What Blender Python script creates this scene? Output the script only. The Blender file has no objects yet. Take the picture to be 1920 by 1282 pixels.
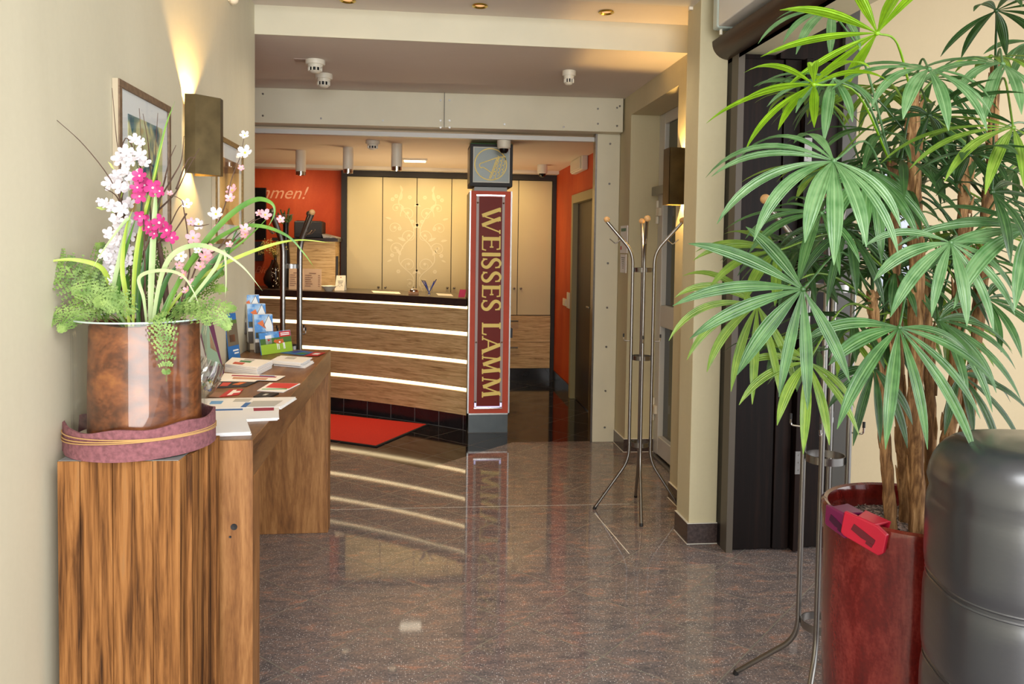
import bpy, bmesh, math, random
from mathutils import Vector, Matrix
random.seed(7)
C = bpy.context.scene.collection
sc = bpy.context.scene
# ---------------------------------------------------------------- camera
F, PITCH, ROLL, YAW, CY, H = 1479.0, .04105, -.01448, .11554, 523.7, 1.58
def _cam():
    c, s = math.cos, math.sin
    fwd = Vector((s(YAW)*c(PITCH), c(YAW)*c(PITCH), -s(PITCH)))
    right = Vector((c(YAW), -s(YAW), 0)); down = fwd.cross(right)
    return c(ROLL)*right + s(ROLL)*down, -s(ROLL)*right + c(ROLL)*down, fwd
CR, CD, CF = _cam()
cam_d = bpy.data.cameras.new('camera'); cam = bpy.data.objects.new('camera', cam_d); C.objects.link(cam)
m = Matrix((CR, -CD, -CF)).transposed().to_4x4(); m.translation = (0, 0, H); cam.matrix_world = m
cam_d.sensor_width = 36; cam_d.lens = F/1920*36; cam_d.shift_y = -(641-CY)/1920; cam_d.clip_start = .05
sc.camera = cam
# ---------------------------------------------------------------- world, daylight, exposure
sc.view_settings.view_transform = 'Standard'; sc.view_settings.look = 'None'
sc.view_settings.gamma = 1; sc.view_settings.use_curve_mapping = False
sc.view_settings.exposure = 0.0
w = bpy.data.worlds.new('world'); sc.world = w; w.use_nodes = True
w.node_tree.nodes['Background'].inputs[0].default_value = (.93, .97, 1, 1)
w.node_tree.nodes['Background'].inputs[1].default_value = 1.7
def area(name, loc, target, sx, sy, power, col):
    d = bpy.data.lights.new(name, 'AREA'); d.shape = 'RECTANGLE'; d.size = sx; d.size_y = sy
    d.energy = power; d.color = col
    o = bpy.data.objects.new(name, d); C.objects.link(o); o.location = loc
    o.rotation_euler = (Vector(target)-Vector(loc)).to_track_quat('-Z', 'Y').to_euler(); return o
# daylight: glazed entrance behind the camera, windows of the room on the right
area('entrance_daylight', (.4, -1.9, 1.5), (.3, 5, 1.9), 2.6, 2.6, 165, (1, .985, .96))
area('high_window_daylight', (.75, .35, 2.88), (.9, 1.6, 0), 1.6, 1.1, 74, (.96, .98, 1))
area('side_window_daylight', (4.6, 1.6, 1.9), (1.2, 2.6, 1.2), 2.2, 2.0, 44, (1, .98, .94))
def spot(name, loc, target, power, col, ang=70, blend=.6, r=.03):
    d = bpy.data.lights.new(name, 'SPOT'); d.energy = power; d.color = col; d.spot_size = math.radians(ang)
    d.spot_blend = blend; d.shadow_soft_size = r
    o = bpy.data.objects.new(name, d); C.objects.link(o); o.location = loc
    o.rotation_euler = (Vector(target)-Vector(loc)).to_track_quat('-Z', 'Y').to_euler(); return o
def point(name, loc, power, col, r=.02):
    d = bpy.data.lights.new(name, 'POINT'); d.energy = power; d.color = col; d.shadow_soft_size = r
    o = bpy.data.objects.new(name, d); C.objects.link(o); o.location = loc; return o
WARM = (1, .72, .36)
# ---------------------------------------------------------------- helpers
def ray(px, py):
    return CR*((px-960)/F) + CD*((py-CY)/F) + CF
def at(px, py, ax, v):
    "point seen in the photograph at px,py on the plane ax = v"
    d = ray(px, py); i = 'xyz'.index(ax); o = Vector((0, 0, H)); return o + d*((v-o[i])/d[i])
def nb(): return bmesh.new()
def thing(name, label, cat, loc=(0, 0, 0), group=None):
    o = bpy.data.objects.new(name, None); C.objects.link(o); o.location = loc; o.empty_display_size = .05
    o['label'] = label; o['category'] = cat
    if group: o['group'] = group
    return o
def wloc(o):
    v = Vector(o.location)
    while o.parent: o = o.parent; v += Vector(o.location)
    return v
def obj(name, bm, m, parent=None, smooth=False, ang=35, origin=None, bevel=0, label=None):
    "links a bmesh built in world coordinates as ONE mesh object"
    me = bpy.data.meshes.new(name)
    off = wloc(parent) if parent else Vector(origin or (0, 0, 0))
    if origin and parent: off = Vector(origin)
    bmesh.ops.recalc_face_normals(bm, faces=bm.faces)
    bm.to_mesh(me); bm.free()
    me.transform(Matrix.Translation(-off))
    o = bpy.data.objects.new(name, me); C.objects.link(o)
    for x in (m if isinstance(m, (list, tuple)) else [m]): me.materials.append(x)
    if parent: o.parent = parent; o.location = off - wloc(parent)
    else: o.location = off
    if smooth:
        for p in me.polygons: p.use_smooth = True
        me.set_sharp_from_angle(angle=math.radians(ang))
    if bevel:
        b = o.modifiers.new('bevel', 'BEVEL'); b.width = bevel; b.segments = 2; b.limit_method = 'ANGLE'
    if label: o['label'] = label
    return o
def tag(o, label, cat, group=None):
    o['label'] = label; o['category'] = cat
    if group: o['group'] = group
    return o
def struct(name, bm, m, parent=None, **k):
    o = obj(name, bm, m, parent, **k)
    if not parent: o['kind'] = 'structure'
    return o
def hexa(bm, p, mi=0):
    "8 points: bottom 4 then top 4"
    v = [bm.verts.new(x) for x in p]
    for f in ((3, 2, 1, 0), (4, 5, 6, 7), (0, 1, 5, 4), (1, 2, 6, 5), (2, 3, 7, 6), (3, 0, 4, 7)):
        bm.faces.new([v[i] for i in f]).material_index = mi
def box(bm, x0, x1, y0, y1, z0, z1, mi=0):
    hexa(bm, [(x0, y0, z0), (x1, y0, z0), (x1, y1, z0), (x0, y1, z0), (x0, y0, z1), (x1, y0, z1), (x1, y1, z1), (x0, y1, z1)], mi)
def prism(bm, pts, z0, z1, mi=0):
    "vertical prism over a plan polygon (pts may be concave)"
    a = [bm.verts.new((p[0], p[1], z0)) for p in pts]; b = [bm.verts.new((p[0], p[1], z1)) for p in pts]
    n = len(pts)
    bm.faces.new(a[::-1]).material_index = mi; bm.faces.new(b).material_index = mi
    for i in range(n): bm.faces.new((a[i], a[(i+1) % n], b[(i+1) % n], b[i])).material_index = mi
def slab(bm, quad, nrm, t, mi=0):
    "planar polygon thickened by t along nrm"
    n = Vector(nrm).normalized()*t
    a = [bm.verts.new(Vector(p)) for p in quad]; b = [bm.verts.new(Vector(p)+n) for p in quad]; k = len(quad)
    bm.faces.new(a[::-1]).material_index = mi; bm.faces.new(b).material_index = mi
    for i in range(k): bm.faces.new((a[i], a[(i+1) % k], b[(i+1) % k], b[i])).material_index = mi
def frame_axes(d, up=Vector((0, 0, 1))):
    d = d.normalized()
    if abs(d.dot(up)) > .95: up = Vector((1, 0, 0))
    s = d.cross(up).normalized(); return s, s.cross(d).normalized()
def tube(bm, pts, r, seg=10, cap=True, mi=0):
    pts = [Vector(p) for p in pts]; n = len(pts)
    rs = r if isinstance(r, (list, tuple)) else [r]*n
    rings = []; s = None
    for i, p in enumerate(pts):
        d = (pts[min(i+1, n-1)] - pts[max(i-1, 0)]).normalized()
        if s is None: s, u = frame_axes(d)
        else:
            s = (s - d*s.dot(d)).normalized(); u = s.cross(d)
        rings.append([bm.verts.new(p + (s*math.cos(a)+u*math.sin(a))*rs[i]) for a in [2*math.pi*k/seg for k in range(seg)]])
    for a, b in zip(rings, rings[1:]):
        for k in range(seg): bm.faces.new((a[k], a[(k+1) % seg], b[(k+1) % seg], b[k])).material_index = mi
    if cap: bm.faces.new(rings[0][::-1]).material_index = mi; bm.faces.new(rings[-1]).material_index = mi
def bezier(pts, n=10):
    "Catmull-Rom through the points"
    P = [Vector(p) for p in pts]; P = [P[0]*2-P[1]] + P + [P[-1]*2-P[-2]]; out = []
    for i in range(1, len(P)-2):
        for k in range(n):
            t = k/n; a, b, c, d = P[i-1:i+3]
            out.append(.5*((2*b)+(c-a)*t+(2*a-5*b+4*c-d)*t*t+(3*b-a-3*c+d)*t**3))
    out.append(P[-2]); return out
def roundpath(pts, r, n=6):
    P = [Vector(p) for p in pts]; out = [P[0]]
    for a, b, c in zip(P, P[1:], P[2:]):
        u = (a-b).normalized(); v = (c-b).normalized()
        k = min(r, (a-b).length*.45, (c-b).length*.45); p, q = b+u*k, b+v*k
        for i in range(n+1):
            t = i/n; out.append(p*(1-t)**2 + b*2*t*(1-t) + q*t*t)
    return out + [P[-1]]
def lathe(bm, prof, c, seg=32, close=False, mi=0, ax=None):
    "profile of (radius, height) turned round the vertical axis through c (or the axis ax)"
    c = Vector(c); A = Vector(ax or (0, 0, 1)).normalized(); s, u = frame_axes(A)
    rings = []
    for r, z in prof:
        if r < 1e-5: rings.append([bm.verts.new(c+A*z)])
        else: rings.append([bm.verts.new(c+A*z+(s*math.cos(2*math.pi*k/seg)+u*math.sin(2*math.pi*k/seg))*r) for k in range(seg)])
    if close: rings.append(rings[0])
    for a, b in zip(rings, rings[1:]):
        for k in range(seg):
            k2 = (k+1) % seg
            if len(a) == 1 and len(b) == 1: continue
            if len(a) == 1: f = (a[0], b[k2], b[k])
            elif len(b) == 1: f = (a[k], a[k2], b[0])
            else: f = (a[k], a[k2], b[k2], b[k])
            bm.faces.new(f).material_index = mi
def cyl(bm, p0, p1, r, seg=20, mi=0): tube(bm, [p0, p1], r, seg, True, mi)
def ball(bm, c, r, seg=16, mi=0, sc_=(1, 1, 1)):
    k = len(bm.verts)
    res = bmesh.ops.create_uvsphere(bm, u_segments=seg, v_segments=max(6, seg//2), radius=r, matrix=Matrix.Translation(c) @ Matrix.Diagonal((*sc_, 1)))
    for v in res['verts']:
        for f in v.link_faces: f.material_index = mi
_rk = [0]
def ribbon(bm, pts, ws, f, t=.001, mi=0):
    "flat band of varying width along 2-D points; f maps (u, v, depth) to the world"
    n = len(pts); P = [Vector((p[0], p[1])) for p in pts]; L = []; R = []
    if not isinstance(ws, (list, tuple)): ws = [ws]*n
    for i in range(n):
        d = (P[min(i+1, n-1)]-P[max(i-1, 0)]); d = d.normalized() if d.length > 1e-9 else Vector((1, 0))
        q = Vector((-d.y, d.x))*ws[i]/2; L.append(P[i]+q); R.append(P[i]-q)
    _rk[0] += 1; t *= 1+.13*(_rk[0] % 7)
    lo = [(bm.verts.new(f(a.x, a.y, 0)), bm.verts.new(f(b.x, b.y, 0)), bm.verts.new(f(b.x, b.y, t)), bm.verts.new(f(a.x, a.y, t))) for a, b in zip(R, L)]
    for p, q in zip(lo, lo[1:]):
        for k in range(4): bm.faces.new((p[k], q[k], q[(k+1) % 4], p[(k+1) % 4])).material_index = mi
    bm.faces.new(lo[0][::-1]).material_index = mi; bm.faces.new(lo[-1]).material_index = mi
def disc2(bm, c, r, f, t=.001, seg=16, sy=1, mi=0):
    _rk[0] += 1; t *= 1+.11*(_rk[0] % 8)
    a = [(c[0]+r*math.cos(2*math.pi*k/seg), c[1]+r*sy*math.sin(2*math.pi*k/seg)) for k in range(seg)]
    lo = [bm.verts.new(f(*p, 0)) for p in a]; hi = [bm.verts.new(f(*p, t)) for p in a]
    bm.faces.new(lo[::-1]).material_index = mi; bm.faces.new(hi).material_index = mi
    for i in range(seg): bm.faces.new((lo[i], lo[(i+1) % seg], hi[(i+1) % seg], hi[i])).material_index = mi
def poly2(bm, pts, f, t=.001, mi=0):
    lo = [bm.verts.new(f(*p, 0)) for p in pts]; hi = [bm.verts.new(f(*p, t)) for p in pts]; n = len(pts)
    bm.faces.new(lo[::-1]).material_index = mi; bm.faces.new(hi).material_index = mi
    for i in range(n): bm.faces.new((lo[i], lo[(i+1) % n], hi[(i+1) % n], hi[i])).material_index = mi
def words(bm, s, o, u, v, size, t=.0006, shear=0, mi=0, align='LEFT'):
    "flat lettering: text s from point o along u, letters standing along v"
    cu = bpy.data.curves.new('t', 'FONT'); cu.body = s; cu.size = size; cu.shear = shear; cu.resolution_u = 3; cu.align_x = align
    ob = bpy.data.objects.new('t', cu); C.objects.link(ob)
    dg = bpy.context.evaluated_depsgraph_get(); me = ob.evaluated_get(dg).to_mesh()
    u = Vector(u).normalized(); v = Vector(v).normalized(); n = u.cross(v)*t; o = Vector(o)
    vs = [bm.verts.new(o+u*p.co.x+v*p.co.y+n) for p in me.vertices]
    for p in me.polygons:
        try: bm.faces.new([vs[i] for i in p.vertices]).material_index = mi
        except ValueError: pass
    ob.evaluated_get(dg).to_mesh_clear(); bpy.data.objects.remove(ob); bpy.data.curves.remove(cu)
def copytree(o, d, parent=None, **props):
    c = o.copy(); C.objects.link(c)
    if parent: c.parent = parent
    else: c.location = Vector(o.location)+Vector(d)
    for k, v in props.items(): c[k] = v
    for ch in list(o.children): copytree(ch, d, c)
    return c
# ---------------------------------------------------------------- materials
def S(r, g, b):
    f = lambda x: (x/255/12.92 if x/255 <= .04045 else ((x/255+.055)/1.055)**2.4)
    return (f(r), f(g), f(b), 1)
class N:
    def __init__(s, name):
        s.m = bpy.data.materials.new(name); s.m.use_nodes = True; s.t = s.m.node_tree; s.b = s.t.nodes['Principled BSDF']
    def n(s, typ, **k):
        x = s.t.nodes.new(typ)
        for a, v in k.items():
            if a.startswith('_'): setattr(x, a[1:], v)
            else:
                i = x.inputs[a.replace('_', ' ')] if not a[0] == 'i' or not a[1:].isdigit() else x.inputs[int(a[1:])]
                if hasattr(v, 'links') or isinstance(v, bpy.types.NodeSocket): s.t.links.new(v, i)
                else: i.default_value = v
        return x
    def l(s, a, b): s.t.links.new(a, b)
    def obj(s, scale=(1, 1, 1), rot=(0, 0, 0)):
        c = s.n('ShaderNodeTexCoord'); mp = s.n('ShaderNodeMapping'); s.l(c.outputs['Object'], mp.inputs[0])
        mp.inputs['Scale'].default_value = scale; mp.inputs['Rotation'].default_value = rot; return mp.outputs[0]
    def geo(s, scale=(1, 1, 1), rot=(0, 0, 0)):
        c = s.n('ShaderNodeNewGeometry'); mp = s.n('ShaderNodeMapping'); s.l(c.outputs['Position'], mp.inputs[0])
        mp.inputs['Scale'].default_value = scale; mp.inputs['Rotation'].default_value = rot; return mp.outputs[0]
    def noise(s, vec, scale=5, detail=4, rough=.5, dist=0):
        x = s.n('ShaderNodeTexNoise', Scale=scale, Detail=detail, Roughness=rough, Distortion=dist); s.l(vec, x.inputs['Vector']); return x.outputs[0]
    def ramp(s, fac, stops):
        x = s.n('ShaderNodeValToRGB'); s.l(fac, x.inputs[0]); e = x.color_ramp.elements
        while len(e) < len(stops): e.new(.5)
        for q, (p, c) in zip(e, stops): q.position = p; q.color = c
        return x.outputs[0]
    def mix(s, f, a, b, typ='MIX'):
        x = s.n('ShaderNodeMix', _data_type='RGBA', _blend_type=typ)
        for v, i in ((f, 0), (a, 6), (b, 7)):
            if isinstance(v, bpy.types.NodeSocket): s.l(v, x.inputs[i])
            else: x.inputs[i].default_value = v
        return x.outputs[2]
    def math(s, op, a, b=0, c=0):
        x = s.n('ShaderNodeMath', _operation=op)
        for v, i in ((a, 0), (b, 1), (c, 2)):
            if isinstance(v, bpy.types.NodeSocket): s.l(v, x.inputs[i])
            else: x.inputs[i].default_value = v
        return x.outputs[0]
    def bump(s, h, strength=.2, dist=.01):
        x = s.n('ShaderNodeBump', Strength=strength, Distance=dist); s.l(h, x.inputs['Height']); s.l(x.outputs[0], s.b.inputs['Normal'])
    def set(s, **k):
        for a, v in k.items():
            i = s.b.inputs[a.replace('_', ' ')]
            if isinstance(v, bpy.types.NodeSocket): s.l(v, i)
            else: i.default_value = v
        return s.m
def plain(name, col, rough=.5, metal=0, noise=0, nscale=20, spec=.5, coat=0, bump=0, **k):
    a = N(name)
    a.set(Roughness=rough, Metallic=metal, Specular_IOR_Level=spec, Coat_Weight=coat, **k)
    if noise or bump:
        f = a.noise(a.obj(), nscale, 4)
        if noise:
            d = tuple(c*(1-noise) for c in col[:3])+(1,); e = tuple(min(1, c*(1+noise)) for c in col[:3])+(1,)
            a.set(Base_Color=a.ramp(f, [(.3, d), (.7, e)]))
        if bump: a.bump(f, bump, .003)
    if not noise: a.set(Base_Color=col)
    return a.m
def emit(name, col, st):
    a = N(name); a.set(Base_Color=(0, 0, 0, 1), Emission_Color=col, Emission_Strength=st, Roughness=.5); return a.m
def plaster(name, c1, c2, scale=1.2, rough=.75, zs=.35, bump=.15):
    a = N(name); v = a.geo((1, 1, zs)); f = a.noise(v, scale, 6, .6, .6); g = a.noise(a.geo(), 55, 3)
    col = a.mix(.12, a.ramp(f, [(.3, c1), (.7, c2)]), a.ramp(g, [(.3, c1), (.7, c2)]))
    a.bump(g, bump, .002); return a.set(Base_Color=col, Roughness=rough, Specular_IOR_Level=.3)
def wood(name, stops, scale=(1, 1, 1), s=6, rough=.5, dist=1.5, fine=60, bump=.2, knots=False, spec=.4, ring=.0):
    a = N(name); v = a.obj(scale)
    f = a.noise(v, s, 6, .6, dist); g = a.noise(a.obj(tuple(x*1.0 for x in scale)), fine, 3, .6, .3)
    h = a.math('ADD', a.math('MULTIPLY', f, .72), a.math('MULTIPLY', g, .28))
    if ring:
        wv = a.n('ShaderNodeTexWave', Scale=ring, Distortion=7, Detail=3, _wave_type='BANDS', _bands_direction='DIAGONAL'); wv.inputs['Detail Scale'].default_value = 1.2
        a.l(v, wv.inputs['Vector']); h = a.math('ADD', a.math('MULTIPLY', h, .7), a.math('MULTIPLY', wv.outputs[1], .3))
    col = a.ramp(h, stops); a.bump(h, bump, .004)
    return a.set(Base_Color=col, Roughness=rough, Specular_IOR_Level=spec)
M = {}
M['wall'] = plaster('plaster_beige', S(198, 192, 168), S(214, 208, 184), 1.3)
M['wall2'] = plaster('plaster_beige_side', S(196, 186, 152), S(212, 203, 170), 1.3)
M['cream'] = plaster('plaster_cream', S(188, 172, 140), S(200, 184, 152), 1)
M['orange'] = plaster('plaster_orange', S(178, 58, 18), S(212, 92, 40), 2.2, .6)
M['white'] = plaster('paint_white', S(222, 214, 198), S(230, 223, 208), .8, .7, 1, .05)
M['ceil'] = plaster('ceiling_paint', S(214, 203, 192), S(222, 212, 202), .8, .8, 1, .05)
M['post'] = plain('painted_board', S(220, 214, 190), .55, noise=.04, nscale=3)
M['skirt'] = plain('skirting_granite', S(70, 58, 56), .25, noise=.4, nscale=60)
M['grout_white'] = plain('joint_white', S(225, 222, 212), .6)
M['black_tile'] = plain('black_tile', S(34, 33, 35), .2, noise=.2, nscale=8)
M['steel'] = plain('brushed_steel', S(150, 148, 145), .3, 1, noise=.08, nscale=30)
M['steel_dark'] = plain('dark_steel', S(150, 148, 145), .3, 1)
M['chrome'] = plain('chrome', S(225, 225, 225), .12, 1)
M['brass'] = plain('aged_brass', S(88, 75, 50), .36, .9, noise=.3, nscale=9)
M['gold'] = plain('gold_letter', S(255, 228, 130), .6)
M['beech'] = plain('beech_ball', S(214, 168, 112), .4, noise=.12, nscale=40)
M['black'] = plain('matt_black', S(30, 29, 30), .5)
M['blackgloss'] = plain('gloss_black', S(18, 18, 20), .15)
M['plastic_w'] = plain('white_plastic', S(226, 220, 202), .4)
M['plastic_g'] = plain('grey_plastic', S(96, 94, 92), .45)
M['paper'] = plain('paper_white', S(240, 240, 240), .6)
M['paper2'] = plain('paper_cream', S(236, 228, 206), .6)
M['ink'] = plain('print_grey', S(110, 108, 106), .7)
M['red'] = plain('print_red', S(190, 40, 45), .5)
M['pvc'] = plain('pvc_white', S(206, 205, 200), .35)
def flat(name, r, g, b, rough=.5): 
    M[name] = plain(name, S(r, g, b), rough); return M[name]
# polished granite floor laid diagonally in .42 m tiles
TH = .7815; GX, GY, TS = .1205, 2.9298, .4215
def floor_mat(name, black):
    a = N(name); P = a.geo((1, 1, 1)); sx = a.n('ShaderNodeSeparateXYZ'); a.l(P, sx.inputs[0]); x, y = sx.outputs[0], sx.outputs[1]
    c, s_ = math.cos(TH), math.sin(TH)
    dx = a.math('SUBTRACT', x, GX); dy = a.math('SUBTRACT', y, GY)
    u = a.math('DIVIDE', a.math('ADD', a.math('MULTIPLY', dx, s_), a.math('MULTIPLY', dy, c)), TS)
    v = a.math('DIVIDE', a.math('ADD', a.math('MULTIPLY', dx, -c), a.math('MULTIPLY', dy, s_)), TS)
    def line(q):
        r = a.math('ABSOLUTE', a.math('SUBTRACT', a.math('FRACT', a.math('ADD', q, .5)), .5)); return a.math('LESS_THAN', r, .0052)
    g = a.math('MAXIMUM', line(u), line(v))
    cid = a.n('ShaderNodeCombineXYZ'); a.l(a.math('FLOOR', u), cid.inputs[0]); a.l(a.math('FLOOR', v), cid.inputs[1])
    wn = a.n('ShaderNodeTexWhiteNoise'); a.l(cid.outputs[0], wn.inputs[0])
    if black:
        base = a.ramp(a.noise(P, 9, 5), [(.35, S(26, 25, 27)), (.75, S(44, 42, 43))]); base = a.mix(.12, base, wn.outputs['Color'], 'SOFT_LIGHT')
        col = a.mix(g, base, S(92, 86, 78)); a.set(Base_Color=col, Roughness=a.math('ADD', a.math('MULTIPLY', g, .4), .07), Specular_IOR_Level=.62); return a.m
    off = a.n('ShaderNodeVectorMath', _operation='MULTIPLY_ADD'); a.l(wn.outputs['Color'], off.inputs[0]); off.inputs[1].default_value = (9, 9, 0); 
    mp = a.n('ShaderNodeMapping'); a.l(P, mp.inputs[0]); mp.inputs['Scale'].default_value = (1, 2.4, 1); mp.inputs['Rotation'].default_value = (0, 0, .12); a.l(mp.outputs[0], off.inputs[2])
    f = a.noise(off.outputs[0], 7.5, 8, .68, .5)
    base = a.ramp(f, [(.34, S(112, 110, 114)), (.48, S(134, 128, 129)), (.58, S(150, 136, 132)), (.67, S(184, 146, 132)), (.8, S(192, 152, 136))])
    h = a.noise(P, 110, 2, .5); base = a.mix(.5, base, a.ramp(h, [(.35, S(60, 54, 54)), (.65, S(190, 170, 160))]), 'OVERLAY')
    vo = a.n('ShaderNodeTexVoronoi', Scale=125); a.l(P, vo.inputs['Vector']); vo.inputs['Randomness'].default_value = 1
    near = a.math('LESS_THAN', vo.outputs['Distance'], .26)
    sc1 = a.n('ShaderNodeSeparateColor'); a.l(vo.outputs['Color'], sc1.inputs[0]); pick = a.math('GREATER_THAN', sc1.outputs[0], .60)
    base = a.mix(a.math('MULTIPLY', a.math('MULTIPLY', near, pick), .8), base, S(222, 218, 218))
    col = a.mix(g, base, S(126, 124, 114))
    a.set(Base_Color=col, Roughness=a.math('ADD', a.math('MULTIPLY', g, .4), .045), Specular_IOR_Level=.5); return a.m
M['granite'] = floor_mat('granite_floor', False); M['blackfloor'] = floor_mat('black_floor', True)
# ---------------------------------------------------------------- room shell
XL, XR, YE = -.945, 1.59, 4.66
ZF, ZM, ZB = 2.925, 2.762, 2.47
A_, B_, C_ = (-.68, 6.183), (.049, 5.562), (.749, 6.286)
bm = nb(); v = [bm.verts.new((*p, 0)) for p in ((-1.3, -2.2), (5.2, -2.2), (5.2, 4.4), (5.2, 6.3), C_, B_, A_, (-1.25, 6.75), (-3.2, 6.75), (-3.2, 4.4), (-1.3, 4.4))]
bm.faces.new(v); struct('floor', bm, M['granite'])
bm = nb(); v = [bm.verts.new((*p, 0)) for p in (C_, (5.2, 6.3), (5.2, 9.8), (-3.2, 9.8), (-3.2, 6.75), (-1.25, 6.75), A_, B_)]
bm.faces.new(v); struct('floor', bm, M['blackfloor'])
bm = nb(); p = [(-.9, 4.737), (1.3, 4.71)]
slab(bm, [(-.94, 4.738, .0004), (1.3, 4.708, .0004), (1.3, 4.7105, .0004), (-.94, 4.7405, .0004)], (0, 0, 1), .0006)
slab(bm, [(1.043, 4.557, .0004), (1.086, 3.93, .0004), (1.091, 3.93, .0004), (1.048, 4.557, .0004)], (0, 0, 1), .0006)
struct('trim_1', bm, M['grout_white'])
bm = nb(); box(bm, XL-.3, XL, -2.2, YE, 0, ZF); struct('wall_left', bm, M['wall'])
bm = nb(); box(bm, -3.3, -3.2, YE-.3, 9.8, 0, ZF); struct('wall_far_left', bm, M['orange'])
bm = nb(); box(bm, -3.2, XL-.3, YE-.3, YE, 0, ZF); struct('wall_partition', bm, M['wall'])
bm = nb(); box(bm, -3.2, 1.9, 9.36, 9.5, 0, ZF); struct('wall_back', bm, M['orange'])
# ceilings
bm = nb(); box(bm, XL, XR+.02, -2.2, YE, ZF, ZF+.1); box(bm, XR+.02, 5.2, -2.2, 4.2, ZF, ZF+.1); struct('ceiling', bm, M['ceil'])
bm = nb(); box(bm, -3.2, XR, YE, 6.38, ZM, ZM+.3); struct('ceiling', bm, M['ceil'])
bm = nb(); box(bm, XL, XR, YE-.012, YE-.0005, ZM-.001, ZF); struct('trim_8', bm, M['post'])
bm = nb(); box(bm, -3.2, XR+.3, 6.43, 9.6, ZB, ZB+.25); struct('ceiling', bm, plaster('ceiling_rear', S(232, 214, 188), S(238, 222, 198), .8, .8, 1, .05))
# cove beam crossing the entrance hall near the camera
bm = nb(); box(bm, XL, 1.445, 3.95, 4.17, 2.887, ZF); struct('trim_2', bm, M['white'])
bm = nb(); box(bm, 1.425, 1.445, 4.17, 4.19, 2.872, ZF-.001); struct('trim_3', bm, M['white'])
# boxed fire shutter beam with screws
bm = nb(); hexa(bm, [(-3.2, 6.30, 2.497), (1.574, 6.125, 2.497), (1.574, 6.425, 2.497), (-3.2, 6.425, 2.497), (-3.2, 6.30, ZM), (1.574, 6.125, ZM), (1.574, 6.425, ZM), (-3.2, 6.425, ZM)])
beam = thing('shutter_beam', 'long boxed white shutter housing under the ceiling with screw heads', 'beam', (0, 6.2, 2.497))
obj('housing', bm, M['post'], beam, bevel=.003)
bm = nb()
for px, py in ((493, 176), (493, 217), (826, 188), (843, 188), (826, 226), (843, 226), (826, 239), (843, 239), (602, 222), (718, 226), (946, 233), (1057, 238), (1121, 204), (1157, 202), (1162, 199), (1121, 232), (1157, 236)):
    yb = 6.30-(.175)*(at(px, py, 'y', 6.2).x+3.2)/4.774; p = at(px, py, 'y', yb)
    cyl(bm, p, p+Vector((0, -.004, 0)), .008, 10)
obj('screw_head', bm, M['steel_dark'], beam)['kind'] = 'stuff'
bm = nb(); x = at(833, 200, 'y', 6.19).x; box(bm, x-.002, x+.002, 6.148, 6.16, 2.497, ZM-.001); obj('panel_joint', bm, M['plastic_g'], beam)
bm = nb(); hexa(bm, [(-3.2, 6.44, 2.44), (1.5, 6.30, 2.44), (1.5, 6.36, 2.44), (-3.2, 6.5, 2.44), (-3.2, 6.44, 2.475), (1.5, 6.30, 2.475), (1.5, 6.36, 2.475), (-3.2, 6.5, 2.475)])
obj('shutter_lip', bm, M['pvc'], beam)
# guide post right
gp = thing('shutter_post', 'pale boxed guide post standing under the right end of the shutter beam', 'post', (1.45, 6.27, 0))
bm = nb(); box(bm, 1.40, 1.588, 6.255, 6.40, 0, 2.497); obj('cladding', bm, M['post'], gp, bevel=.003)
bm = nb()
for z in (2.42, 2.1, 1.78, 1.46, 1.1, .78, .42, .12):
    cyl(bm, (1.505, 6.255, z), (1.505, 6.250, z), .009, 10)
obj('screw_head', bm, M['steel_dark'], gp)['kind'] = 'stuff'
bm = nb(); box(bm, 1.385, 1.40, 6.25, 6.33, 0, 2.497); obj('guide_rail', bm, M['steel'], gp)
# right side: pilaster, wall, door recess, orange wall
bm = nb(); box(bm, 1.445, 1.60, 4.045, 4.25, 0, ZF); struct('wall_pilaster', bm, M['wall2'], bevel=.004)
bm = nb(); box(bm, XR, 1.83, 4.25, 4.82, 0, ZF); box(bm, XR, 1.83, 4.82, 5.94, 2.604, ZF); box(bm, XR, 1.9, 5.94, 6.30, 0, ZM+.1); struct('wall_right', bm, M['wall2'])
bm = nb(); box(bm, XR+.002, 1.75, 6.30, 7.09, 0, ZB); box(bm, XR+.002, 1.75, 8.16, 9.36, 0, ZB); box(bm, XR+.002, 1.75, 7.09, 8.16, 2.06, ZB); struct('wall_orange', bm, M['orange'])
# skirting
def skirt(name, x0, x1, y0, y1, h=.1):
    bm = nb(); box(bm, x0, x1, y0, y1, 0, h); o = struct(name, bm, M['skirt'])
    bm = nb(); box(bm, x0-.004, x1+.001, y0-.004, y1, 0, .003); box(bm, x0-.001, x1, y0-.001, y1, h, h+.003); obj('joint', bm, M['grout_white'], o)
skirt('baseboard_pilaster', 1.435, 1.60, 4.035, 4.25, .11)
skirt('baseboard_right', XR-.01, 1.60, 4.25, 4.82)
skirt('baseboard_recess', XR-.01, 1.83, 5.93, 6.25)
for y0, y1 in ((6.42, 7.06), (8.2, 9.3)):
    bm = nb(); box(bm, XR-.012, XR+.003, y0, y1, 0, .12); struct('baseboard_orange', bm, M['black_tile'])
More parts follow.
